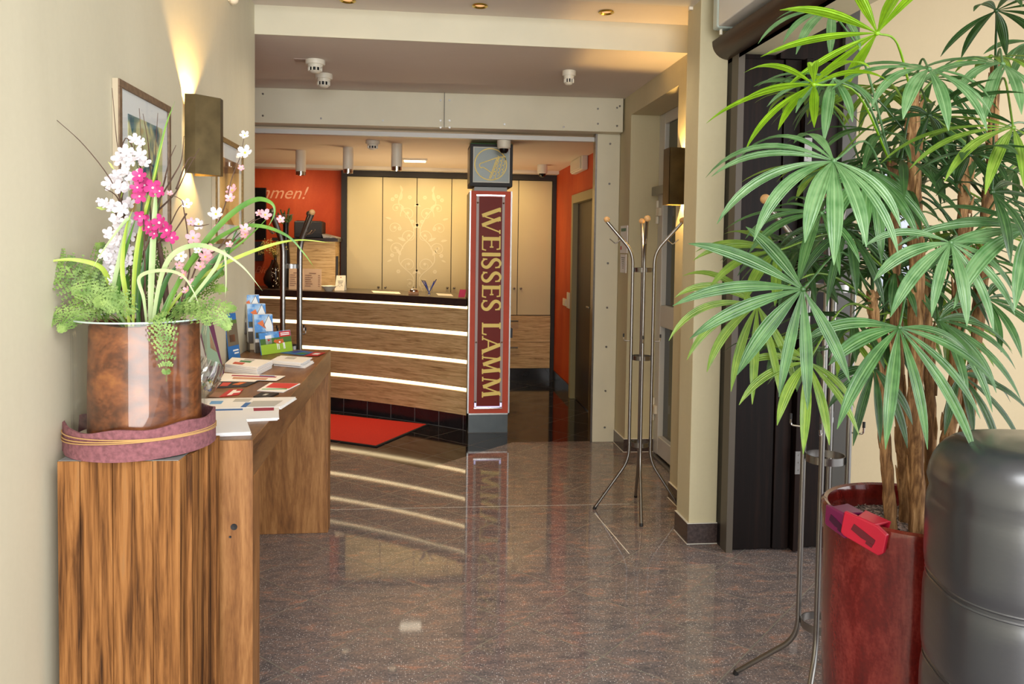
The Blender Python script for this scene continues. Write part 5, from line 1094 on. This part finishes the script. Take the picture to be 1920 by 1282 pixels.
for x in (.50, .55, .70, .735): poly2(bm, [(x, .45), (x+.028, .45), (x+.03, .16), (x+.01, .16)], lambda u, v, d: g(u, v, d+.0009), .0005)
disc2(bm, (.60, .50), .03, lambda u, v, d: g(u, v, d+.0014), .0004, 10, 1.4); obj('cow_legs', bm, M['paper'], o)
bm = nb(); disc2(bm, (.265, .64), .035, lambda u, v, d: g(u, v, d+.0009), .0004, 10, 1.2); obj('emblem', bm, M['red'], o)
bm = nb(); 
for z in (.87, .79): poly2(bm, R4(.66, z, .95, z+.045), lambda u, v, d: g(u, v, d+.0009), .0004)
obj('lettering', bm, M['paper'], o)
# glass bowl with coloured stones, tipped
gb = T(396, 742); gb = Vector((-.815, 3.03, ZT)); ax = Vector((.42, .30, 1)).normalized()
bw = thing('glass_bowl', 'tilted round glass bowl with ribbed wall and coloured stones', 'bowl', gb)
bc = gb+Vector((.0, 0, .072))
bm = nb(); pr_ = [(.0, -.070), (.03, -.066), (.052, -.05), (.068, -.02), (.071, .01), (.066, .05), (.056, .085), (.053, .085), (.063, .05), (.068, .01), (.065, -.02), (.05, -.047), (.028, -.062), (0, -.066)]
lathe(bm, pr_, bc, 40, ax=ax); obj('glass_wall', bm, thinglass('bowl_glass', (.93, .94, .93, 1), .10, .6, 2.5), bw, smooth=True)
bm = nb()
s_, u_ = frame_axes(ax)
for k in range(22):
    a = 2*math.pi*k/22; d = s_*math.cos(a)+u_*math.sin(a); tube(bm, [bc+d*.0665+ax*.0, bc+d*.0665+ax*.03, bc+d*.0635+ax*.055, bc+d*.0555+ax*.083], .0016, 5)
obj('ribs', bm, M['chrome'], bw)
cols = [flat('stone%d' % i, *c) for i, c in enumerate(((230, 230, 224), (206, 190, 60), (60, 130, 90), (70, 110, 190), (150, 110, 170), (190, 120, 70)))]
bm = nb()
for k in range(90):
    while True:
        v = Vector([random.uniform(-1, 1) for _ in range(3)])
        if v.length < 1: break
    v = v*.054; 
    if v.z > -.004: continue
    ball(bm, bc+v, random.uniform(.006, .009), 6, k % 6)
so = tag(obj('stones', bm, cols, origin=bc), 'small coloured stones lying in the tilted glass bowl', 'stones'); so['kind'] = 'stuff'
# ================================================================ coat stands
def rack(label, c, ang, rt, rbase, zb_, zt_, zball, rball, rr, balls, rings, hooks, foot_r, low_hooks=1.03):
    o = thing('coat_stand', label, 'coat stand', (*c, 0)); c = Vector((*c, 0))
    for k in range(4):
        a = ang+k*math.pi/2; d = Vector((math.cos(a), math.sin(a), 0)); 
        pts = roundpath([c+d*foot_r+Vector((0, 0, rt)), c+d*rr+Vector((0, 0, zb_)), c+d*rr+Vector((0, 0, zt_)), c+d*rball+Vector((0, 0, zball-.012))], .07, 6)
        bm = nb(); tube(bm, pts, rt, 12); l = obj('tube_leg', bm, M['steel_dark'], o, smooth=True)
        bm = nb(); cyl(bm, c+d*(foot_r+.002)+Vector((0, 0, .0)), c+d*(foot_r-.004)+Vector((0, 0, rt*1.7)), rt*1.12, 12); obj('foot_cap', bm, M['black'], l)
        bm = nb(); ball(bm, c+d*rball+Vector((0, 0, zball)), .0185 if rt < .012 else .019, 20); obj('end_ball', bm, balls[k], l, smooth=True)
        dd = (pts[-1]-pts[-3]).normalized(); f = .42
        hb = c+d*(rr+(rball-rr)*f)+Vector((0, 0, zt_+(zball-zt_)*f)); bm = nb()
        nrm = (d*dd.z-Vector((0, 0, dd.xy.length))).normalized()
        tube(bm, roundpath([hb, hb+nrm*.05, hb+nrm*.05+dd*.0+d*.035+Vector((0, 0, .03))], .012, 4), .0032, 8); obj('hook', bm, M['chrome'], l, smooth=True)
        hb = c+d*rr+Vector((0, 0, low_hooks)); bm = nb(); tube(bm, roundpath([hb, hb+d*.045, hb+d*.046+Vector((0, 0, .04))], .01, 4), .0032, 8); obj('hook', bm, M['chrome'], l, smooth=True)
        bm = nb(); tube(bm, [hb+d*.046+Vector((0, 0, .022)), hb+d*.046+Vector((0, 0, .042))], .005, 8); obj('hook_cap', bm, M['black'], l)
    for z in rings:
        bm = nb(); ri = rr-rt*.9; lathe(bm, [(ri, z-.013), (ri, z+.013), (ri-.003, z+.013), (ri-.003, z-.013)], c, 36, close=True); obj('ring', bm, M['steel_dark'], o, smooth=True)
    return o
be = [M['beech']]*4
rack('steel coat stand with beech balls in front of the white door recess', (1.318, 4.575), math.radians(-12), .0095, .262, .31, 1.56, 1.752, .222, .063, be, (1.455, .93, .41), 1, .262)
rack('steel coat stand half hidden behind the palm leaves before the dark door', (1.411, 2.583), math.radians(142), .0095, .3, .20, 1.56, 1.765, .23, .074, be, (1.455, .86, .27), 1, .29, .96)
dkb = plain('dark_ball', S(112, 100, 84), .3, .6)
rack('thicker dark coat stand behind the far end of the console', (-.806, 5.07), math.radians(-33), .0145, .28, .385, 1.58, 1.775, .165, .072, [M['beech'], dkb, dkb, dkb], (1.44, .93, .41), 1, .28, 1.02)
# ================================================================ planter, palm
PCX, PCY, PR, PZ = 1.325, 1.965, .232, .895
pot = thing('planter', 'tall glossy oxblood red ceramic planter holding the palm', 'planter', (PCX, PCY, 0))
gz = N('oxblood_glaze'); v = gz.obj((1, 1, .28)); f = gz.noise(v, 9, 6, .7, .9); g_ = gz.noise(gz.obj(), 120, 2)
gz.bump(gz.noise(gz.obj((1, 1, .6)), 14, 4), .12, .01)
gz.set(Base_Color=gz.ramp(gz.math('ADD', gz.math('MULTIPLY', f, .85), gz.math('MULTIPLY', g_, .15)), [(.34, S(64, 12, 10)), (.5, S(98, 22, 18)), (.6, S(124, 44, 38)), (.72, S(136, 60, 42))]), Roughness=.13, Coat_Weight=.5)
bm = nb(); lathe(bm, [(0, 0), (PR*.80, 0), (PR*.84, .01), (PR*.90, .25), (PR*.955, .6), (PR*.975, PZ-.05), (PR*.99, PZ-.02), (PR*.985, PZ-.006), (PR*.955, PZ), (PR*.915, PZ-.004), (PR*.895, PZ-.02), (PR*.88, PZ-.09), (0, PZ-.09)], (PCX, PCY, 0), 72)
obj('body', bm, gz.m, pot, smooth=True)
sl = N('granulate'); vo = sl.n('ShaderNodeTexVoronoi', Scale=130); sl.l(sl.obj(), vo.inputs['Vector']); sl.bump(vo.outputs['Distance'], 1, .01)
sc1 = sl.n('ShaderNodeSeparateColor'); sl.l(vo.outputs['Color'], sc1.inputs[0])
sl.set(Base_Color=sl.ramp(sc1.outputs[0], [(.2, S(86, 76, 72)), (.5, S(130, 112, 104)), (.8, S(186, 160, 150))]), Roughness=.9)
bm = nb(); rings = []; n = 40
for j in range(9):
    r = PR*.875*(1-j/8); rings.append([bm.verts.new((PCX+r*math.cos(2*math.pi*k/n), PCY+r*math.sin(2*math.pi*k/n), PZ-.062+.012*(j/8)+random.uniform(-.002, .002))) for k in range(n)] if j < 8 else [bm.verts.new((PCX, PCY, PZ-.05))])
for a, b in zip(rings, rings[1:]):
    for k in range(n):
        if len(b) == 1: bm.faces.new((a[k], a[(k+1) % n], b[0]))
        else: bm.faces.new((a[k], a[(k+1) % n], b[(k+1) % n], b[k]))
random.seed(4)
for k in range(500):
    a = random.uniform(0, 6.28); r = PR*.85*math.sqrt(random.random()); c = Vector((PCX+r*math.cos(a), PCY+r*math.sin(a), PZ-.060+.012*(1-r/PR)+.002)); q = random.uniform(.003, .0065)
    v = [bm.verts.new(c+Vector((random.gauss(0, 1), random.gauss(0, 1), random.gauss(0, .6))).normalized()*q) for _ in range(4)]
    for i in ((0, 1, 2), (0, 2, 3), (0, 3, 1), (1, 3, 2)): bm.faces.new([v[x] for x in i])
tag(obj('plant_granulate', bm, sl.m, origin=(PCX, PCY, PZ-.06)), 'grey brown granulate filling the top of the red planter', 'granulate')['kind'] = 'stuff'
# two scent clips on the rim
def clip(label, px, py, w_, hgt_, col, rot, emb):
    # angle on rim where it sits
    best = min(range(360), key=lambda d: (lambda v: abs(960+F*v.dot(CR)/v.dot(CF)-px)+(0 if math.sin(math.radians(d)) < 0 else 1e4))(Vector((PCX+PR*math.cos(math.radians(d)), PCY+PR*math.sin(math.radians(d)), PZ-H))))
    a = math.radians(best); d = Vector((math.cos(a), math.sin(a), 0)); t = Vector((-d.y, d.x, 0)); c = Vector((PCX, PCY, PZ))+d*(PR+.001)
    o = thing('scent_clip', label, 'clip', c); f = lambda u, v, dd: c+t*(u*math.cos(rot)-v*math.sin(rot))+Vector((0, 0, u*math.sin(rot)+v*math.cos(rot)))+d*dd
    m_ = N('wax_'+str(px)); m_.set(Base_Color=col, Roughness=.35, Subsurface_Weight=.3, Subsurface_Radius=(.02, .01, .01)); m_ = m_.m
    bm = nb(); poly2(bm, [(-w_/2, -hgt_*.75), (-w_*.42, -hgt_*.86), (w_*.40, -hgt_), (w_*.5, -hgt_*.8), (w_*.5, .0), (w_*.25, .012), (-w_*.5, .012)], f, .014); ob = obj('outer_plate', bm, m_, o, bevel=.003)
    bm = nb(); hexa(bm, [f(-.022, -.01, .0), f(.022, -.01, .0), f(.022, -.01, -.045), f(-.022, -.01, -.045), f(-.022, .014, .010), f(.022, .014, .010), f(.03, .010, -.05), f(-.03, .010, -.05)]) if False else None
    bm.free() if False else None
    bm = nb(); q0 = [f(-.024, .004, .012), f(.024, .004, .012), f(.024, .016, .012), f(-.024, .016, .012)]; hexa(bm, [f(-.024, .004, .013), f(.024, .004, .013), f(.03, .006, -.05), f(-.03, .006, -.05), f(-.024, .014, .013), f(.024, .014, .013), f(.034, .013, -.05), f(-.034, .013, -.05)]); obj('bridge', bm, m_, o, bevel=.003)
    bm = nb(); hexa(bm, [f(-.03, -.035, -.05), f(.03, -.035, -.05), f(.03, -.035, -.043), f(-.03, -.035, -.043), f(-.034, .012, -.05), f(.034, .012, -.05), f(.034, .012, -.043), f(-.034, .012, -.043)]); obj('inner_tongue', bm, m_, o)
    bm = nb(); ribbon(bm, [(-w_*.25, -hgt_*.28), (0, -hgt_*.42), (w_*.28, -hgt_*.52)], [.018, .02, .014], lambda u, v, dd: f(u, v, .0142+dd), .0008); ribbon(bm, [(w_*.1, -hgt_*.66), (w_*.25, -hgt_*.72)], .008, lambda u, v, dd: f(u, v, .0142+dd), .0008); obj('emboss', bm, emb, o)
clip('bright red wax scent clip hooked over the front of the planter rim', 1628, 1010, .115, .060, S(180, 20, 50), -.16, flat('emb1', 90, 16, 30))
clip('dark purple wax scent clip hooked on the left of the planter rim', 1577, 975, .085, .050, S(112, 26, 74), -.05, flat('emb2', 60, 14, 44))
# palm
palm = thing('lady_palm', 'large lady palm with fan leaves rising from the red planter', 'plant', (PCX, PCY, PZ-.05))
def leafmat(name, c0, c1, c2, rough=.32):
    a = N(name); tc = a.n('ShaderNodeUVMap'); sp = a.n('ShaderNodeSeparateXYZ'); a.l(tc.outputs[0], sp.inputs[0])
    w_ = a.math('SINE', a.math('MULTIPLY', sp.outputs[0], 31.4)); mid = a.math('LESS_THAN', a.math('ABSOLUTE', a.math('SUBTRACT', sp.outputs[0], .5)), .055)
    n_ = a.noise(a.obj(), 26, 3); base = a.ramp(a.math('ADD', a.math('MULTIPLY', w_, .06), a.math('ADD', n_, 0)), [(.33, c0), (.67, c1)])
    a.bump(w_, .35, .004); a.set(Base_Color=a.mix(a.math('MULTIPLY', mid, .42), base, c2), Roughness=rough, Specular_IOR_Level=.6)
    # thin leaf lets some light through
    tr = a.n('ShaderNodeBsdfTranslucent'); tr.inputs[0].default_value = tuple(min(1, x*1.5) for x in c1[:3])+(1,); ms = a.n('ShaderNodeMixShader'); ms.inputs[0].default_value = .22
    out = a.t.nodes['Material Output']; a.l(a.b.outputs[0], ms.inputs[1]); a.l(tr.outputs[0], ms.inputs[2]); a.l(ms.outputs[0], out.inputs[0]); return a.m
LM = [leafmat('palm_leaf', S(44, 82, 38), S(76, 118, 62), S(124, 156, 100)), leafmat('palm_leaf_young', S(84, 118, 32), S(120, 150, 52), S(160, 182, 84)), leafmat('palm_leaf_bright', S(112, 158, 20), S(144, 190, 36), S(80, 116, 20)), leafmat('palm_leaf_dark', S(30, 58, 26), S(54, 88, 44), S(92, 124, 70)), leafmat('palm_leaf_grey', S(62, 104, 56), S(100, 136, 88), S(138, 168, 120))]
def fan(hub_, root, f, nrm, n, L, W, spread, droop, mat, asym=0, name='frond'):
    bm = nb(); uvl = bm.loops.layers.uv.new('UVMap')
    f = f.normalized(); nrm = (nrm-f*nrm.dot(f)).normalized(); s = f.cross(nrm).normalized()
    if root is not None:
        m_ = (root+hub_)/2+Vector((0, 0, .05*(root-hub_).length/.3)); tube(bm, bezier([root, m_, hub_], 6), [.0032]*6+[.0026]*7, 6)
    ball(bm, hub_, .006, 6)
    for k in range(n):
        t = (k/(n-1)-.5)*2 if n > 1 else 0; a = math.radians(spread)*t+asym+random.uniform(-.07, .07); l = L*(1-.22*abs(t)**2)*random.uniform(.78, 1.1)
        d = (f*math.cos(a)+s*math.sin(a)+nrm*random.uniform(-.12, .12)).normalized(); up = nrm; p = Vector(hub_); w0 = W*.78*random.uniform(.85, 1.15); prev = None; N_ = 12; dr = droop*random.uniform(.7, 1.3)
        for i in range(N_+1):
            u = i/N_; ww = w0*(.12+.88*math.sin(math.pi/2*min(1, u/.5))**1.35) if u < .5 else w0*(1-((u-.5)/.5)**2.3)
            ww = max(ww, .0012); q = d.cross(up).normalized(); up = q.cross(d).normalized()
            r = [(p-q*ww/2+up*ww*.10, 0), (p-q*ww*.25+up*ww*.09, .25), (p-up*ww*.05, .5), (p+q*ww*.25+up*ww*.09, .75), (p+q*ww/2+up*ww*.10, 1)]; r = [(bm.verts.new(x), y) for x, y in r]
            if prev:
                for j in range(4):
                    fc = bm.faces.new((prev[0][j][0], prev[0][j+1][0], r[j+1][0], r[j][0]))
                    for lo, (uu, vv) in zip(fc.loops, ((prev[0][j][1], prev[1]), (prev[0][j+1][1], prev[1]), (r[j+1][1], u), (r[j][1], u))): lo[uvl].uv = (uu, vv)
            prev = (r, u); d = (d+Vector((0, 0, -dr*(.25+u)/N_*1.6))).normalized(); p = p+d*l/N_
    me_o = obj(name, bm, mat, palm, smooth=True, ang=180); return me_o
# canes
M['cane'] = wood('palm_fibre', [(.3, S(56, 38, 24)), (.45, S(112, 80, 52)), (.58, S(160, 122, 82)), (.72, S(206, 168, 124))], (6, 6, .8), 7, .85, 1.6, 30, 1.0, spec=.2)
canes = []
for pts, r in (
    ([(1672, 985, -.02), (1662, 860, -.02), (1648, 700, 0), (1640, 590, 0), (1632, 545, .02)], .014),
    ([(1700, 985, .03), (1690, 800, .04), (1680, 600, .04), (1675, 400, .02), (1672, 300, .0)], .015),
    ([(1722, 985, -.06), (1716, 800, -.05), (1718, 600, -.03), (1716, 400, -.02), (1712, 250, .0), (1712, 170, 0)], .018),
    ([(1738, 985, .05), (1745, 800, .06), (1740, 650, .06), (1736, 520, .08)], .014),
    ([(1755, 985, -.02), (1772, 860, 0), (1790, 720, .02), (1800, 560, .03), (1806, 400, .04), (1812, 285, .05)], .017),
    ([(1775, 985, .06), (1810, 800, .08), (1835, 600, .1), (1850, 400, .1), (1862, 250, .1), (1866, 120, .1)], .015)):
    P = [at(px, py, 'y', PCY+dy) for px, py, dy in pts]; P = [P[0]*1.0]+P[1:]; P[0].z = PZ-.07; P[0].y = PCY+pts[0][2]; pp = bezier(P, 8)
    bm = nb(); tube(bm, pp, [r*(1.15-.35*i/len(pp))*(1+.10*math.sin(i*2.1)) for i in range(len(pp))], 12)
    for i in range(2, len(pp)-2):      # sheaths of old leaf bases clasping the cane
        a = random.uniform(0, 6.28); d = Vector((math.cos(a), math.sin(a), 0)); tube(bm, [pp[i]+d*r*.95, pp[i+1]+d*r*1.12, pp[min(i+2, len(pp)-1)]+d*r*(1.0+random.random()*.6)], [r*.30, r*.26, r*.08], 6)
    obj('cane', bm, M['cane'], palm, smooth=True, ang=50); canes.append(pp)
X, Y, Z = Vector((1, 0, 0)), Vector((0, 1, 0)), Vector((0, 0, 1))
def keyfan(px, py, dy, ang, elev, n, L, spread, droop, mi, root=None, W=.034, fy=0):
    "fan whose middle leaflet points at ang degrees in the picture; elev 0 faces the camera, 90 lies flat"
    h = at(px, py, 'y', PCY+dy); e = math.radians(elev); nrm = (-Y*math.cos(e)+Z*math.sin(e)); a = math.radians(ang); f = X*math.cos(a)+Z*math.sin(a)+Y*fy; f = f-nrm*f.dot(nrm)
    if root: cane, q = root; rt = canes[cane][min(len(canes[cane])-1, int(q*(len(canes[cane])-1)))]
    else: rt = None
    fan(h, rt, f, nrm, n, L, W, spread, droop, LM[mi])
random.seed(21)
for a in (
    (1505, 542, -.40, 208, 14, 8, .27, 88, .45, 0, (0, .95), .036),
    (1563, 302, -.46, 215, 52, 11, .29, 112, 1.15, 4, (1, .75), .036),
    (1686, 614, -.36, 268, 40, 9, .29, 98, .9, 0, (2, .45), .036),
    (1783, 455, -.34, 262, 42, 9, .26, 105, .95, 4, (4, .6), .034),
    (1645, 62, -.25, 172, 118, 8, .28, 98, .35, 2, (2, .95), .034),
    (1526, 158, -.30, 165, 108, 9, .23, 120, .75, 2, (1, .97), .030),
    (1563, 148, -.2, 200, 62, 8, .20, 110, 1.1, 4, (1, .99), .03),
    (1420, 572, -.18, 215, 30, 9, .26, 92, 1.15, 1, (0, .9), .028),
    (1457, 470, -.15, 160, 58, 7, .23, 80, .65, 1, (1, .6), .030),
    (1515, 678, -.25, 240, 45, 8, .21, 100, 1.1, 1, (0, .8), .028),
    (1742, 216, -.2, 75, 112, 9, .20, 130, .6, 3, (2, .99), .030),
    (1818, 290, -.28, 70, 105, 10, .24, 125, .7, 3, (4, .97), .032),
    (1742, 130, -.3, 240, 58, 9, .24, 120, 1.0, 4, (2, .99), .034),
    (1868, 20, -.1, 60, 100, 9, .25, 125, .7, 3, (5, .97), .032),
    (1930, 430, -.32, 200, 50, 8, .31, 80, .8, 4, (5, .6), .040),
    (1880, 120, -.2, 200, 60, 8, .26, 80, .8, 4, (5, .95), .032),
    (1630, 320, -.15, 265, 42, 7, .24, 70, .9, 0, (1, .9), .034),
    (1590, 430, -.1, 230, 48, 8, .23, 90, .9, 3, (1, .6), .03),
    (1600, 600, -.05, 190, 70, 8, .22, 90, .8, 3, (0, .85), .028),
    (1850, 560, -.08, 330, 58, 9, .25, 90, .95, 0, (4, .5), .03),
    (1760, 600, -.18, 318, 52, 8, .27, 70, .9, 0, (3, .9), .034),
    (1800, 700, -.1, 300, 48, 7, .22, 80, .9, 3, (4, .35), .028),
    (1640, 690, -.1, 250, 45, 6, .22, 60, .8, 3, (0, .5), .028),
    (1540, 400, -.2, 195, 62, 8, .25, 100, .9, 0, (1, .8), .03),
    (1860, 360, -.3, 340, 60, 9, .26, 100, .9, 3, (5, .8), .032),
    (1900, 240, -.3, 190, 64, 9, .28, 80, .7, 1, (5, .9), .030),
    (1560, 20, -.1, 230, 60, 6, .22, 60, .9, 4, (1, .99), .026),
    (1500, 470, .05, 200, 60, 8, .23, 95, .9, 3, (1, .5), .028),
    (1690, 300, -.1, 200, 75, 8, .24, 120, .8, 3, (2, .9), .03)): keyfan(*a[:10], root=a[10], W=a[11])
random.seed(33)
for k in range(46):
    ci = random.choice((0, 1, 1, 2, 2, 3, 4, 4, 5, 5)); pp = canes[ci]; t = random.uniform(.55, 1); rt = pp[int(t*(len(pp)-1))]; az = random.uniform(0, 2*math.pi)
    if math.sin(az) < -.35 and random.random() < .75: az = -az
    o_ = Vector((math.cos(az), math.sin(az), 0)); ln = random.uniform(.16, .32); h = rt+o_*ln+Z*random.uniform(-.02, .20)
    if h.y < PCY-.45 or (h.y < 1.85 and h.z < 1.5): continue
    f = (o_+Z*random.uniform(-.5, .2)).normalized(); nrm = Z*1.0+o_*.25-Y*.25
    fan(h, rt, f, nrm, random.choice((6, 7, 8, 9)), random.uniform(.18, .25), .027, random.uniform(85, 115), random.uniform(.6, 1.1), LM[random.choice((0, 0, 3, 3, 1, 4))])
random.seed(77)
for k in range(27):      # inner fronds filling the crown behind the front fans
    px, py = random.uniform(1500, 1915), random.uniform(110, 640)
    keyfan(px, py, random.uniform(.02, .38), random.choice((200, 240, 270, 300, 340, 60, 120)), random.uniform(48, 78), random.choice((6, 7, 8, 9)), random.uniform(.19, .25), random.uniform(85, 118), random.uniform(.6, 1.0), random.choice((0, 3, 3, 1, 4)), root=(random.choice((1, 2, 4, 5) if py < 350 else (0, 1, 3, 4)), random.uniform(.6, .95)), W=.030)
# poster on the cream wall
po = thing('wall_poster', 'pale blue white poster with a red spot behind the palm', 'poster', (2.5, 3.92, 1.7))
bm = nb(); box(bm, 2.405, 2.60, 3.922, 3.929, 1.40, 2.02); obj('sheet', bm, flat('poster_blue', 196, 206, 226), po)
bm = nb(); box(bm, 2.46, 2.52, 3.919, 3.922, 1.88, 1.95); obj('print', bm, flat('poster_red', 190, 50, 80), po)
# ================================================================ padded black leather chair at the right edge
ch = thing('leather_chair', 'black leather high padded chair back with horizontal seams at the right edge', 'chair', (1.28, 1.36, 0))
le = N('black_leather'); f = le.noise(le.obj((1, 1, 4)), 7, 4, .5); g_ = le.noise(le.obj(), 160, 2); le.bump(le.math('ADD', f, le.math('MULTIPLY', g_, .15)), .10, .006); le.set(Base_Color=S(38, 41, 46), Roughness=.32, Specular_IOR_Level=.7, Coat_Weight=.6, Coat_Roughness=.2); le = le.m
cc, ca = Vector((1.308, 1.42, 0)), math.radians(-14); HX, HY = .262, .19; e_ = 2.9
cu_, cv_ = Vector((math.cos(ca), math.sin(ca), 0)), Vector((-math.sin(ca), math.cos(ca), 0))
def sup(a, k=1.0, dx=0):
    c, s = math.cos(a), math.sin(a); x = math.copysign(abs(c)**(2/e_), c)*(HX*k-dx); y = math.copysign(abs(s)**(2/e_), s)*(HY*k-dx); return x, y
seams = [.12, .34, .54, .725, .905, 1.085]
zs = []; n = 80
segs = [(a, b) for a, b in zip(seams, seams[1:])]
bm = nb(); rings = []
def ring(z, dx, k=1.0): rings.append([bm.verts.new(cc+cu_*sup(2*math.pi*j/n, k, dx)[0]+cv_*sup(2*math.pi*j/n, k, dx)[1]+Z*z) for j in range(n)])
for a, b in segs:
    for i in range(10):
        t = i/10; ring(a+(b-a)*t, .0065*(1-math.sin(math.pi*t))**3, 1.0)
ring(seams[-1], .0065)
for i in range(1, 9):
    t = i/8*math.pi/2; ring(1.085+.118*math.sin(t), .075*(1-math.cos(t))**1.1)
for i in range(1, 5): ring(1.203+.006*i/4, .075+.02*i)
bm.faces.new(rings[0][::-1]); bm.faces.new(rings[-1])
for a, b in zip(rings, rings[1:]):
    for k in range(n): bm.faces.new((a[k], a[(k+1) % n], b[(k+1) % n], b[k]))
obj('backrest', bm, le, ch, smooth=True, ang=80)
for z in seams[1:-1]:
    for dz in (-.006, .006):
        bm = nb(); tube(bm, [cc+cu_*sup(2*math.pi*j/n, 1, .0065)[0]+cv_*sup(2*math.pi*j/n, 1, .0065)[1]+Z*(z+dz) for j in range(n+1)], .0034, 6); obj('piping', bm, le, ch, smooth=True)
bm = nb(); rings = []
for z, dx in ((.02, .03), (.03, .02), (.12, .02)): ring(z, dx)
bm.faces.new(rings[0][::-1]); bm.faces.new(rings[-1])
for a, b in zip(rings, rings[1:]):
    for k in range(n): bm.faces.new((a[k], a[(k+1) % n], b[(k+1) % n], b[k]))
obj('base', bm, M['black'], ch, smooth=True)
for dx_, dy_ in ((-.17, -.11), (.17, -.11), (.17, .11), (-.17, .11)):
    bm = nb(); p = cc+cu_*dx_+cv_*dy_; cyl(bm, p, p+Z*.02, .02, 12); obj('foot', bm, M['black'], ch)
